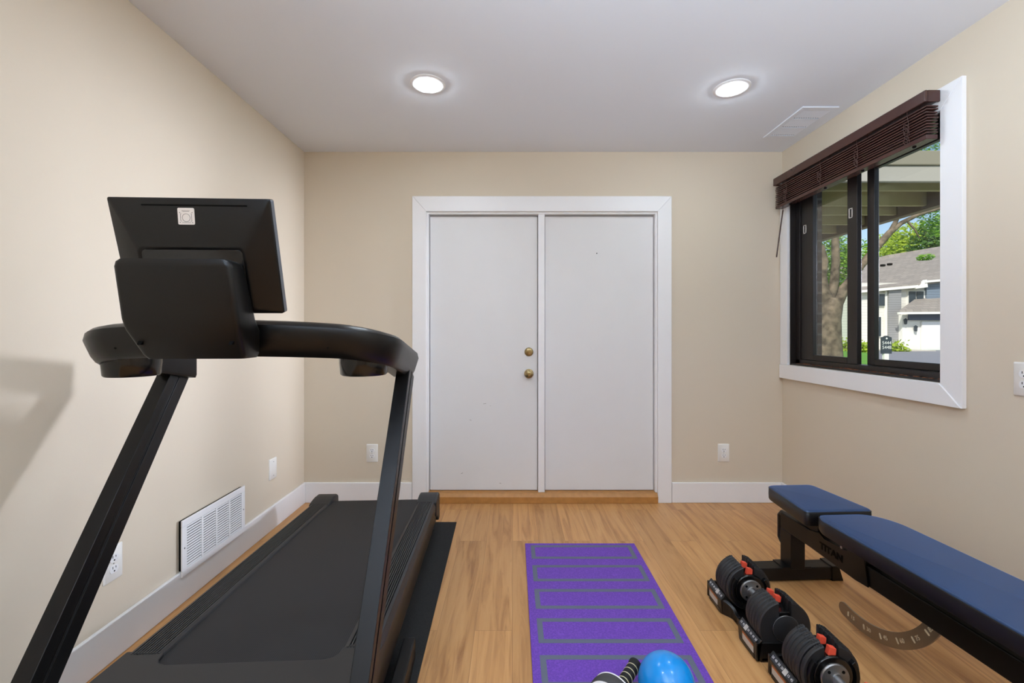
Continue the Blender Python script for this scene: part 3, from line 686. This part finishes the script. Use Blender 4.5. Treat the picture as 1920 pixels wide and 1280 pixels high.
def make_cradle():
    t = thing('dumbbell_cradle', 'x', 'dumbbell cradle', (0, 0, 0))
    hl, hw, hwst = .205, .107, .074
    def wid(y):
        a = abs(y); return hw if a > .085 else (hwst if a < .03 else hwst+(hw-hwst)*(.5-.5*math.cos(math.pi*(a-.03)/.055)))
    ys = [-hl]+[-hl+.02]+[-.14, -.10]+[-.085+.0085*k for k in range(21)]+[.10, .14]+[hl-.02, hl]
    b = NB(); rs = []
    for y in ys:
        w = wid(y)-(.018 if abs(abs(y)-hl) < 1e-6 else 0); h = .018
        rs.append([(-w, y, 0), (w, y, 0), (w, y, h), (-w, y, h)])
    rings(b, rs); obj('base_tray', b, 'cradle', t, bevel=.003)
    for sy in (-1, 1):
        b = NB()
        for s in (-1, 1):          # long side walls with a chamfered top
            prism(b, [(s*x, sy*.070, z) for x, z in ((hw-.004, .004), (hw, .058), (hw-.018, .080), (hw-.022, .078), (hw-.014, .018), (hw-.014, .004))], (0, sy*(hl-.070), 0))
            # wall sweeping down to the waist
            rr = []
            for k in range(9):
                f = k/8; y = sy*(.070-.07*f); w = wid(y); top = .058-.026*(.5-.5*math.cos(math.pi*min(1, f*1.25)))
                rr.append([(s*w, y, .004), (s*w, y, top), (s*(w-.014), y, top+.006*(1-f)), (s*(w-.016), y, .004)])
            rings(b, rr)
        y0, y1 = sorted((sy*(hl-.012), sy*hl))
        box(b, -hw, hw, y0, y1, .004, .07)
        o = obj('end_wall', b, 'cradle', t, bevel=.004)
        for s in (-1, 1):
            dn = Vector((s*1, 0, 1)).normalized(); dirx = Vector((0, s, 0)); diry = Vector((-s*.633, 0, .774)); dn = Vector((s*.774, 0, .633))
            c = Vector((s*(hw-.009), sy*.135, .069))+dn*.0006
            b = NB(); T = frame_T(c, dirx, diry); st_b = NB(); prism(st_b, [T @ Vector((u, v, 0)) for u, v in rrect(.118, .020, .002, 2)], dn*.0008); nst = len(st_b.faces); b = NB(); cell = -sy*s*-.0
            cells = []; order = ['50', '40', '30', '20', '10', '15', '45'] if sy*s < 0 else ['15', '45', '10', '20', '30', '40', '50']
            for k, tx in enumerate(order):
                u = -.051+k*.017
                if tx == '10':
                    b3 = NB(); prism(b3, [T @ Vector((u+x, v, .0008)) for x, v in rrect(.018, .019, .001, 1)], dn*.0005); cells.append(b3)
                    continue
                join_bm(b, text_mesh(tx, .0115, T @ Matrix.Translation((u, 0, .0010)), .0003))
            for f in b.faces: f.material_index = 1
            join_bm(b, st_b); st = obj('number_strip', b, 'strip', t, smooth=False); st.data.materials.append(M['letter'])
            for cb3 in cells: tag(obj('marker_cell', cb3, 'warn', st, smooth=False), 'white marker cell')
            b = NB(); c2 = Vector((s*(hw-.0016), sy*.143, .033)); T2 = frame_T(c2, dirx, (0, 0, 1)); n2 = Vector((s, 0, 0))
            prism(b, [T2 @ Vector((u, v, 0)) for u, v in rrect(.078, .030, .001, 1)], n2*.0006); wl = tag(obj('warning_label', b, 'warn', t, smooth=False), 'pale warning label')
            b = NB(); prism(b, [T2 @ Vector((u, v+.012, .0004)) for u, v in rrect(.078, .007, .001, 1)], n2*.0006); obj('label_band', b, 'orange', wl, smooth=False)
    return t
db = make_dumbbell(); cr = make_cradle()
db2 = copy_tree(db); cr2 = copy_tree(cr)
for o, loc, lb in ((db, (.978, 1.785, 0), 'black adjustable dumbbell nearest the bench foot, red tabs and silver handle'), (db2, (.990, 1.322, 0), 'black adjustable dumbbell nearest the camera, cut by the photo edge'),
                   (cr, (.980, 1.812, 0), 'black cradle holding the dumbbell nearest the bench foot'), (cr2, (.992, 1.352, 0), 'black cradle under the nearer dumbbell at the photo edge')):
    o.location = loc; tag(o, lb)
for o in (db, db2): o.location.z = .0

# ------------------------------------------------------------------ weight bench
wbn = thing('weight_bench', 'black adjustable weight bench with blue sheen pads by the window wall', 'weight bench', (1.36, 2.0, 0), math.atan(.05))
def pad(name, outl, z0, z1, m):
    n = len(outl); cx = sum(p[0] for p in outl)/n; cy = sum(p[1] for p in outl)/n
    def sc(d):
        r = []
        for x, y in outl:
            v = Vector((x-cx, y-cy)); l = v.length; v = v*((l-d)/l); r.append((cx+v.x, cy+v.y))
        return r
    def lay(b, prof): rings(b, [[(x, y-2, z) for x, y in sc(d)] for d, z in prof])
    b = NB(); lay(b, ((.005, z0), (0, z0+.007), (-.001, z0+.03), (0, z1-.010), (.004, z1-.0065))); o = obj(name, b, 'padside', wbn, ang=50)
    b = NB(); lay(b, ((.0035, z1-.007), (.005, z1-.0035), (.010, z1-.001), (.02, z1))); tag(obj('top_panel', b, m, o, ang=50), 'black vinyl top with a blue window reflection in its colour')
    b = NB(); P = [Vector((x, y-2, z1-.0085)) for x, y in sc(.0005)]; tube(b, P+[P[0]], .0016, 6); obj('piping', b, 'padside', o)
    return o
def rpoly(pts, rad, n=6):       # round the corners of a polygon
    out = []
    for i, p in enumerate(pts):
        a, c = Vector(pts[i-1]), Vector(pts[(i+1) % len(pts)]); p = Vector(p); r = rad[i]
        d1, d2 = (a-p).normalized(), (c-p).normalized()
        s, e = p+d1*r, p+d2*r
        for k in range(n+1):
            t = k/n; out.append(tuple((s*(1-t)**2+p*2*t*(1-t)+e*t*t)))
    return out
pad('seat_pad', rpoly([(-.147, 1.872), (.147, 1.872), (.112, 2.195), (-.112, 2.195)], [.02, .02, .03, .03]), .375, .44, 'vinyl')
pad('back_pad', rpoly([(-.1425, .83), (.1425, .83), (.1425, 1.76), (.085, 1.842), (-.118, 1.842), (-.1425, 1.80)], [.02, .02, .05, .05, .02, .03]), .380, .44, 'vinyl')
bp_ = [o for o in COL.objects if o.name == 'back_pad'][0]
b = NB(); T = frame_T((.02, 1.16-2, .4403), (1, 0, 0), (0, 1, 0))
b = text_mesh('TITAN', .052, T, .0004); join_bm(b, text_mesh('FITNESS', .024, frame_T((.02, 1.115-2, .4403), (1, 0, 0), (0, 1, 0)), .0004)); tag(obj('embossed_logo', b, mat('emboss_black', (30, 32, 38), .3), bp_, smooth=False), 'faint embossed lettering')
b = NB(); box(b, -.04, .03, .55-2, 2.20-2, .228, .305); obj('beam', b, 'frame', wbn, bevel=.005)
b = NB(); box(b, -.04, .03, 2.12-2, 2.20-2, .06, .23); obj('front_post', b, 'frame', wbn, bevel=.004)
b = NB(); box(b, -.04, .03, .56-2, .64-2, .06, .23); obj('rear_post', b, 'frame', wbn, bevel=.004)
for yy in (2.165, .60):
    b = NB(); box(b, -.235, .20, yy-.037-2, yy+.037-2, .006, .066); ft = obj('foot_bar', b, 'frame', wbn, bevel=.004)
    for s in (-1, 1):
        b = NB(); x1 = .222 if s > 0 else -.257; xi = .165 if s > 0 else -.2
        prism(b, [(xi, yy-.042-2, 0), (x1, yy-.042-2, 0), (x1-s*.004, yy-.042-2, .012), (x1-s*.022, yy-.042-2, .071), (xi, yy-.042-2, .071)], (0, .084, 0)); obj('rubber_foot', b, 'blk', ft, bevel=.003)
    b = NB(); box(b, -.075, .065, yy-.039-2, yy+.039-2, .062, .070)
    obj('weld_plate', b, 'frame', wbn, bevel=.001, segs=1)
b = NB(); prism(b, [(-.041, y-2, z) for y, z in ((2.0, .305), (1.93, .322), (1.90, .308), (1.78, .318), (1.77, .335), (1.70, .34), (1.68, .228), (1.74, .224), (2.0, .235))], (-.006, 0, 0)); sp_ = obj('side_plate', b, 'blk', wbn, bevel=.001, segs=1)
T = frame_T((-.0472, 1.862-2, .2715), (0, -1, 0), (0, 0, 1))
b = text_mesh('TITAN', .038, T @ Matrix.Scale(1.15, 4, (1, 0, 0)), .0008, bold=.0016); tag(obj('lettering', b, 'dark', sp_, smooth=False), 'black block lettering')
b = NB(); cyl(b, (-.041, 1.80-2, .322), (-.054, 1.80-2, .322), .0055); obj('adjust_pin', b, 'silver', wbn)
for s in (-1, 1):
    b = NB(); xx = s*.052; box(b, xx-.012, xx+.012, .86-2, 1.80-2, .335, .379); obj('pad_rail', b, 'frame', wbn, bevel=.004)
b = NB(); box(b, -.05, .05, 1.90-2, 2.16-2, .345, .3745); box(b, -.035, .025, 1.95-2, 2.05-2, .305, .346); obj('seat_bracket', b, 'frame', wbn, bevel=.003)
b = NB(); box(b, -.036, .026, 1.70-2, 1.78-2, .305, .36); box(b, -.036, .026, .9-2, .96-2, .305, .336); box(b, -.05, .05, .9-2, .96-2, .336, .36); obj('hinge_bracket', b, 'frame', wbn, bevel=.003)
b = NB(); tube(b, [(-.005, 2.20-2, .285), (-.005, 2.235-2, .285), (-.005, 2.25-2, .27), (-.005, 2.25-2, .16), (-.005, 2.235-2, .145), (-.005, 2.20-2, .145)], .014, 12); obj('carry_handle', b, 'blk', wbn, ang=50)
# curved ladder arc
Cc = (1.735, .388); r0, r1 = .302, .353
b = NB(); n = 28; a0, a1 = math.radians(-77), math.radians(-163)
outr, inn = [], []
for k in range(n+1):
    a = a0+(a1-a0)*k/n; outr.append((Cc[0]+r1*math.cos(a), Cc[1]+r1*math.sin(a))); inn.append((Cc[0]+r0*math.cos(a), Cc[1]+r0*math.sin(a)))
nose = []
pm = [(Cc[0]+(r0+r1)/2*math.cos(a0), Cc[1]+(r0+r1)/2*math.sin(a0))][0]
for k in range(1, 8):
    t = math.pi*k/8; rr = (r1-r0)/2; e = Vector((math.cos(a0), math.sin(a0))); tn = Vector((-math.sin(a0), math.cos(a0)))
    p = Vector(pm)-e*rr*math.cos(t)+tn*rr*math.sin(t); nose.append((p.x, p.y))
pts = outr+list(reversed(inn))+nose
prism(b, [(-.030, y-2, z) for y, z in pts], (-.006, 0, 0)); arc = obj('adjustment_arc', b, 'steel', wbn, smooth=False)
b = NB()
for k, tx in enumerate(('15', '30', '45', '60', '75', '85')):
    a = math.radians(-84-k*13); rm = (r0+r1)/2; y, z = Cc[0]+rm*math.cos(a), Cc[1]+rm*math.sin(a)
    rad = Vector((0, -math.cos(a), -math.sin(a))); tg = Vector((0, math.sin(a), -math.cos(a)))
    T = frame_T((-.0362, y-2, z), tg, rad); prism(b, [T @ Vector((u-.016, v, 0)) for u, v in rrect(.007, .02, .0034, 3)], (-.0006, 0, 0))
    join_bm(b, text_mesh(tx, .02, T @ Matrix.Translation((.006, 0, .0003)), .0003))
tag(obj('cut_out', b, mat('cut_out_light', (206, 190, 160), .5), arc, smooth=False), 'pale slots and numbers')  # pale raised shapes; light seen through the holes put into their colour

# ------------------------------------------------------------------ outside the window
G = -.06
b = NB(); box(b, 2.0, 80, -20, 90, G-.1, G); struct('ground_lawn', b, 'lawn', 'green lawn in front of the houses outside', 'lawn', smooth=False)
b = NB(); prism(b, [(x, y, G) for x, y in ((23.6, 30), (12.6, 15.2), (9, 10.5), (60, 10.5), (60, 30))], (0, 0, .02)); struct('driveway', b, 'asphalt', 'grey asphalt driveway before the garage', 'driveway', smooth=False)
b = NB(); box(b, 24.0, 27.0, 28.6, 33, G+.0, G+.06); struct('walkway', b, 'concrete', 'pale concrete walk leading to the house entry', 'walkway', smooth=False)
b = NB(); box(b, XR+.125, 6.5, -4, 12, G, G+.03); struct('patio_slab', b, 'concrete', 'pale concrete patio slab below the balcony', 'patio', smooth=False)
b = NB(); box(b, XR+.125, 2.137, 3.10, 3.5, G, 2.9); struct('wall_exterior', b, 'brick', 'dark brick return beside the window outside', 'brick wall', smooth=False)
b = NB(); box(b, XR+.122, XR+.14, WY1+.02, 3.1, G, 2.8); struct('trim_7', b, 'brick', 'brick strip beside the window frame outside', 'brick wall', smooth=False)
dk = thing('balcony_deck', 'raised beige balcony with open joists above the window view', 'balcony', (3.0, 5.0, 2.4))
def db_(bm, x0, x1, y0, y1, z0, z1): box(bm, x0-3, x1-3, y0-5, y1-5, z0-2.4, z1-2.4)
b = NB(); db_(b, 2.1, 4.12, 3.60, 3.64, 2.395, 2.52); obj('fascia_board', b, 'fascia', dk, bevel=.003)
b = NB(); db_(b, 2.1, 4.2, 3.585, 3.64, 2.521, 2.64); tag(obj('gutter', b, mat("gutter_beige", (146, 141, 126), .6), dk, bevel=.01), 'beige gutter board')
for y in (3.84, 4.30, 4.64, 5.06, 5.5, 5.95, 6.4):
    b = NB(); db_(b, 2.14, 3.97, y, y+.04, 2.40, 2.60); obj('joist', b, 'joist', dk)
b = NB(); db_(b, 2.1, 4.15, 3.645, 8.2, 2.601, 2.63); obj('deck_boards', b, 'joist', dk)
b = NB(); db_(b, 3.975, 4.06, 3.645, 8.2, 2.37, 2.60); obj('edge_beam', b, 'beam', dk)

def tree(name, label, trunk, branches, clouds, lm, group=None, size=.1, mult=1):
    base = Vector(trunk[0][0]); t = thing(name, label, 'tree', base, 0, group)
    b = NB(); tube(b, [Vector(p)-base for p, r in trunk], [r for p, r in trunk], 12); obj('trunk', b, 'bark', t, ang=60)
    for br in branches:
        b = NB(); tube(b, [Vector(p)-base for p, r in br], [r for p, r in br], 8); obj('branch', b, 'bark', t, ang=60)
    vs, fs = [], []
    for c, rad, n in clouds:
        c = Vector(c)-base
        for _ in range(int(n*mult)):
            while True:
                p = Vector((random.uniform(-1, 1), random.uniform(-1, 1), random.uniform(-1, 1)))
                if .25 < p.length < 1: break
            q = c+Vector((p.x*rad[0], p.y*rad[1], p.z*rad[2])); u = Vector((random.gauss(0, 1), random.gauss(0, 1), random.gauss(0, .5))).normalized(); w = u.orthogonal().normalized()
            s = size*random.uniform(.6, 1.3); i = len(vs)
            vs += [q-u*s, q+w*s*.6, q+u*s, q-w*s*.6]; fs.append((i, i+1, i+2, i+3))
    me = bpy.data.meshes.new('foliage'); me.from_pydata(vs, [], fs); me.materials.append(M[lm])
    o = bpy.data.objects.new('foliage', me); COL.objects.link(o); o.parent = t
    return t
TY = 12
def tp(px, py, r, Y=TY): return (at(px, py, Y), r)
tree('shade_tree', 'large forked tree with dappled bark near the window', [(Vector((at(1556, 640, TY).x, TY, G)), .34), tp(1556, 640, .27), tp(1556, 600, .255), tp(1558, 572, .27), tp(1560, 560, .22)],
     [[tp(1555, 575, .18), tp(1545, 545, .13), tp(1542, 515, .10), tp(1546, 490, .09), tp(1540, 460, .07)],
      [tp(1562, 575, .2), tp(1578, 548, .15), tp(1592, 530, .12), tp(1612, 500, .1), tp(1640, 468, .095), tp(1668, 436, .085), tp(1690, 418, .06), tp(1720, 403, .05), tp(1765, 390, .04)],
      [tp(1668, 438, .07), tp(1682, 410, .05), tp(1690, 380, .04)], [tp(1700, 413, .035), tp(1715, 430, .02), tp(1724, 446, .015)],
      [tp(1557, 565, .12), tp(1564, 530, .11), tp(1567, 490, .10), tp(1566, 450, .09), tp(1566, 410, .08)]],
     [(at(1552, 490, 12.6), (.55, .6, 1.1), 1500), (at(1585, 500, 12.6), (.35, .5, .6), 420), (at(1560, 545, 12.5), (.4, .4, .3), 420), (at(1600, 470, 12.6), (.35, .4, .45), 260), (at(1700, 395, 12.3), (.4, .3, .16), 130), (at(1745, 405, 12.3), (.3, .3, .3), 160), (at(1735, 482, 12), (.18, .2, .09), 60), (at(1742, 275, 12), (.4, .3, .25), 160), (at(1755, 430, 12.3), (.2, .3, .25), 90)], 'leafA', size=.042, mult=2.6)
for i, (x0, xr, yt, Y, lm, lb) in enumerate(((1668, 3.3, 440, 53.5, 'leafB', 'yellow green tree behind the left end of the neighbour roof'), (1722, 3.6, 425, 48, 'leafB', 'bright yellow green tree behind the middle of the neighbour roof'), (1775, 3.2, 420, 42.7, 'leafC', 'dark green tree behind the garage end of the neighbour house'), (1570, 5, 470, 65, 'leafA', 'green tree behind the blue house beyond the trunk'), (1622, 3.4, 485, 59.2, 'leafA', 'green tree seen between the window stiles'))):
    c = at(x0, yt+45, Y); base = Vector((c.x, Y, G))
    tree('background_tree', lb, [(base, .35), (Vector((c.x, Y, c.z-2)), .25), (c, .12)], [], [(c, (xr, 2.4, 3.2), 1500), (c+Vector((.5, 0, -3)), (xr*.9, 2.4, 2.5), 700)], lm, 'trees behind the houses', size=.2, mult=2.6)

def shrub(px, py, Y, r, lb):
    c = at(px, py, Y); base = Vector((c.x, Y, G)); t = thing('shrub', lb, 'shrub', base, 0, None)
    vs, fs = [], []
    for _ in range(260):
        p = Vector((max(-1, min(1, random.gauss(0, .5))), max(-1, min(1, random.gauss(0, .5))), min(1.2, abs(random.gauss(0, .5)))))*r; u = Vector((random.gauss(0, 1), random.gauss(0, 1), random.gauss(0, 1))).normalized(); w = u.orthogonal(); s = .11; i = len(vs)
        vs += [p-u*s, p+w*s*.6, p+u*s, p-w*s*.6]; fs.append((i, i+1, i+2, i+3))
    me = bpy.data.meshes.new('foliage'); me.from_pydata(vs, [], fs); me.materials.append(M['leafB']); o = bpy.data.objects.new('foliage', me); COL.objects.link(o); o.parent = t
    b = NB(); cyl(b, (0, 0, 0), (0, 0, r*.5), .05, .03, 8); obj('stem', b, 'bark', t)
shrub(1585, 645, 29.6, .7, 'yellow green shrub at the blue house wall'); shrub(1617, 643, 27.6, .6, 'yellow green shrub seen between the window stiles'); shrub(1682, 643, 28.3, .6, 'low green shrub at the foot of the grey bay'); shrub(1572, 622, 38.4, 1.2, 'tall green shrub beside the tree trunk')

# neighbour's house
H0 = at(1688, 656, 32); hb0 = Vector((H0.x, 31, G))
hs_ = thing('neighbour_house', 'pale two storey house with grey roof and white garage door', 'house', hb0)
def hx(px, Y): return (px-CX)/F*Y
def hz(py, Y): return CAMZ-(py-CY)/F*Y
def hbox(name, m, px0, px1, py0, py1, Y, depth, parent=None, lab=None, bev=0):
    b = NB(); x0, x1 = hx(px0, Y), hx(px1, Y); z1, z0 = hz(py0, Y), hz(py1, Y)
    o_ = hb0
    box(b, x0-o_.x, x1-o_.x, Y-o_.y, Y+depth-o_.y, z0-o_.z, z1-o_.z); o = obj(name, b, m, parent or hs_, smooth=False)
    if lab: tag(o, lab)
    return o
hbox('house_wall', 'siding', 1612, 1790, 530, 660, 31.2, 4.7, lab='pale siding wall')
hbox('house_wall', 'siding2', 1667, 1690, 541, 657, 30.9, .28, lab='grey shingled bay')
hbox('corner_board', 'hpaint', 1660, 1667, 545, 657, 31.05, .13)
hbox('house_wall', 'hpaint', 1692, 1800, 590, 659, 30.6, .58, lab='white garage wall')
hbox('house_wall', 'siding3', 1738, 1800, 524, 575, 31.0, .18, lab='blue grey dormer siding')
hbox('band_board', 'navy', 1706, 1800, 589, 600, 30.4, .15)
gd = hbox('garage_door', 'white', 1729, 1790, 603, 656, 30.45, .1)
for px0, px1, py0, py1 in ((1648, 1659, 551, 573), (1704, 1733, 546, 571), (1648, 1652, 594, 630)):
    Y = 31.1
    w = hbox('house_window', 'hpaint', px0-1.5, px1+1.5, py0-1.5, py1+1.5, Y, .12)
    if px1-px0 > 20:
        hbox('window_pane', 'pane', px0+1, (px0+px1)/2-1, py0, py1, Y-.06, .05, w); hbox('window_pane', 'pane', (px0+px1)/2+1, px1-1, py0, py1, Y-.06, .05, w)
    else: hbox('window_pane', 'pane', px0, px1, py0, py1, Y-.06, .05, w)
def roof(name, m, eave, ridge, fascia=None):
    b = NB(); v = [Vector(p)-hb0 for p in eave+ridge]
    prism(b, v, (0, .05, .18)); return obj(name, b, m, hs_, smooth=False)
roof('roof_slope', 'shingle', [at(1596, 548, 30.8), at(1722, 536, 30.7), at(1800, 524, 30.6)], [at(1800, 456, 36), at(1762, 466, 36), at(1665, 482, 36), at(1596, 500, 36)])
roof('garage_roof', 'shingle', [at(1688, 586, 29.8), at(1800, 584, 29.8)], [at(1800, 558, 31.15), at(1720, 563, 31.15)])
b = NB(); prism(b, [Vector(p)-hb0 for p in (at(1596, 550, 30.75), at(1722, 539, 30.65), at(1722, 534, 30.65), at(1596, 545.5, 30.75))], (0, .15, 0)); obj('eave_fascia', b, 'hpaint', hs_, smooth=False)
b = NB(); prism(b, [Vector(p)-hb0 for p in (at(1686, 589, 29.75), at(1800, 588, 29.75), at(1800, 584, 29.75), at(1686, 585, 29.75))], (0, .15, 0)); obj('eave_fascia', b, 'hpaint', hs_, smooth=False)
b = NB(); prism(b, [Vector(p)-hb0 for p in (at(1718, 541, 30.6), at(1740, 538, 30.6), at(1738, 524, 30.6))], (0, .3, 0)); obj('gable_return', b, 'hpaint', hs_, smooth=False)
b = NB(); prism(b, [Vector(p)-hb0 for p in (at(1735, 530, 30.55), at(1800, 524, 30.55), at(1800, 520, 30.55), at(1735, 526, 30.55))], (0, .3, 0)); obj('eave_fascia', b, 'hpaint', hs_, smooth=False)
for px, py in ((1655, 497), (1668, 495)):
    b = NB(); p = at(px, py, 34.3)-hb0; box(b, p.x-.14, p.x+.14, p.y-.1, p.y+.08, p.z-.06, p.z+.06); obj('roof_vent', b, 'dark', hs_)
for px, py in ((1717, 615), (1698, 602)):
    b = NB(); p = at(px, py, 30.4)-hb0; lathe(b, [(.03, -.22), (.08, -.18), (.10, .06), (.13, .09), (.02, .2)], p, (0, 0, 1), 12); obj('wall_lantern', b, 'signm', hs_)

h2 = thing('blue_house', 'blue grey house with white garage door beyond the tree trunk', 'house', Vector((hx(1580, 42), 42, G))); hb0 = Vector((hx(1580, 42), 42, G)); hs_ = h2
hbox('house_wall', 'siding3', 1545, 1598, 520, 655, 43, 5)
hbox('house_wall', 'siding2', 1598, 1626, 560, 655, 41.5, 5)
hbox('garage_door', 'white', 1572, 1587, 604, 650, 40.6, .1)
hbox('house_wall', 'siding3', 1545, 1594, 590, 655, 40.8, 1.9)
roof('roof_slope', 'shingle2', [at(1545, 592, 40.4), at(1596, 590, 40.4)], [at(1594, 565, 43), at(1545, 566, 43)])
roof('roof_slope', 'shingle', [at(1545, 545, 42.6), at(1630, 541, 42.2)], [at(1630, 495, 47), at(1545, 505, 47)])
b = NB(); prism(b, [Vector(p)-hb0 for p in (at(1545, 595, 40.3), at(1597, 593, 40.3), at(1597, 589, 40.3), at(1545, 591, 40.3))], (0, .15, 0)); obj('eave_fascia', b, 'hpaint', h2, smooth=False)

sgx = at(1661.5, 646, 12)
sg = thing('house_number_sign', 'dark slate house number sign on a short white post', 'sign', (sgx.x, 12, G))
b = NB(); w, hgt = .27, .48; zc = sgx.z-G
o_ = [(-w/2, zc-hgt/2), (w/2, zc-hgt/2), (w/2, zc+hgt/2-.05), (w/2-.04, zc+hgt/2-.03)]+[(.07*math.cos(math.pi*k/8), zc+hgt/2-.03+.03*math.sin(math.pi*k/8)) for k in range(9)]+[(-w/2+.04, zc+hgt/2-.03), (-w/2, zc+hgt/2-.05)]
prism(b, [(x, -.02, z) for x, z in o_], (0, .04, 0)); bd_ = obj('sign_board', b, 'signm', sg, smooth=False)
b = text_mesh('5444', .125, frame_T((0, -.021, zc+.045), (1, 0, 0), (0, 0, 1)), .001); join_bm(b, text_mesh('5448', .125, frame_T((0, -.021, zc-.075), (1, 0, 0), (0, 0, 1)), .001))
lathe(b, [(.025, 0), (.02, .004)], (0, -.02, zc+.165), (0, -1, 0), 14); obj('number_lettering', b, 'letter', bd_, smooth=False)
b = NB(); box(b, -.075, .045, -.04, .04, 0, zc-hgt/2); obj('sign_post', b, 'hpaint', sg, bevel=.005)

# ------------------------------------------------------------------ light
def lamp(name, kind, loc, rot, energy, color, **k):
    l = bpy.data.lights.new(name, kind); l.energy = energy; l.color = color
    for a, v in k.items(): setattr(l, a, v)
    o = bpy.data.objects.new(name, l); COL.objects.link(o); o.location = loc; o.rotation_euler = rot; return o
sd = Vector((.45, .62, -.64)).normalized()
lamp('sun', 'SUN', (0, -5, 12), sd.to_track_quat('-Z', 'Y').to_euler(), 4.2, (1, .95, .86), angle=math.radians(.6))
dv = Vector((-1, -.05, -.12)).normalized()
lamp('daylight_stand_in', 'AREA', (4.2, 2.6, 1.82), dv.to_track_quat('-Z', 'Y').to_euler(), 12, (.86, .89, 1.06), shape='DISK', size=.5, spread=math.radians(36))  # added lamp out of view, stands in for daylight through the window
lamp('bounce_fill', 'SPOT', (-.15, -.75, 1.35), Vector((.42, .14, 1)).to_track_quat('-Z', 'Y').to_euler(), 375, (.77, .93, 1.1), spot_size=math.radians(150), spot_blend=.6, shadow_soft_size=.08)  # unseen lamp added behind the camera to brighten ceiling and walls
w = bpy.data.worlds.new('sky'); S.world = w; w.use_nodes = True; nt = w.node_tree
sky = nt.nodes.new('ShaderNodeTexSky'); sky.sky_type = 'NISHITA'; sky.sun_disc = False; sky.sun_elevation = math.radians(45); sky.sun_rotation = math.radians(215)
bg = nt.nodes['Background']; nt.links.new(sky.outputs[0], bg.inputs[0]); bg.inputs[1].default_value = .16

# ------------------------------------------------------------------ camera and view
cam = bpy.data.cameras.new('camera'); co = bpy.data.objects.new('camera', cam); COL.objects.link(co); S.camera = co
cam.sensor_width = 36; cam.lens = F*36/1920; cam.shift_x = -(CX-960)/1920; cam.shift_y = (CY-640)/1920; cam.clip_start = .02; cam.clip_end = 300
co.location = (0, 0, CAMZ); co.rotation_euler = (math.pi/2, 0, 0)
S.view_settings.view_transform = 'Standard'; S.view_settings.look = 'None'; S.view_settings.exposure = 0; S.view_settings.gamma = 1; S.view_settings.use_curve_mapping = False
S.cycles.max_bounces = 12; S.cycles.diffuse_bounces = 8; S.cycles.transparent_max_bounces = 16; S.cycles.sample_clamp_indirect = 6
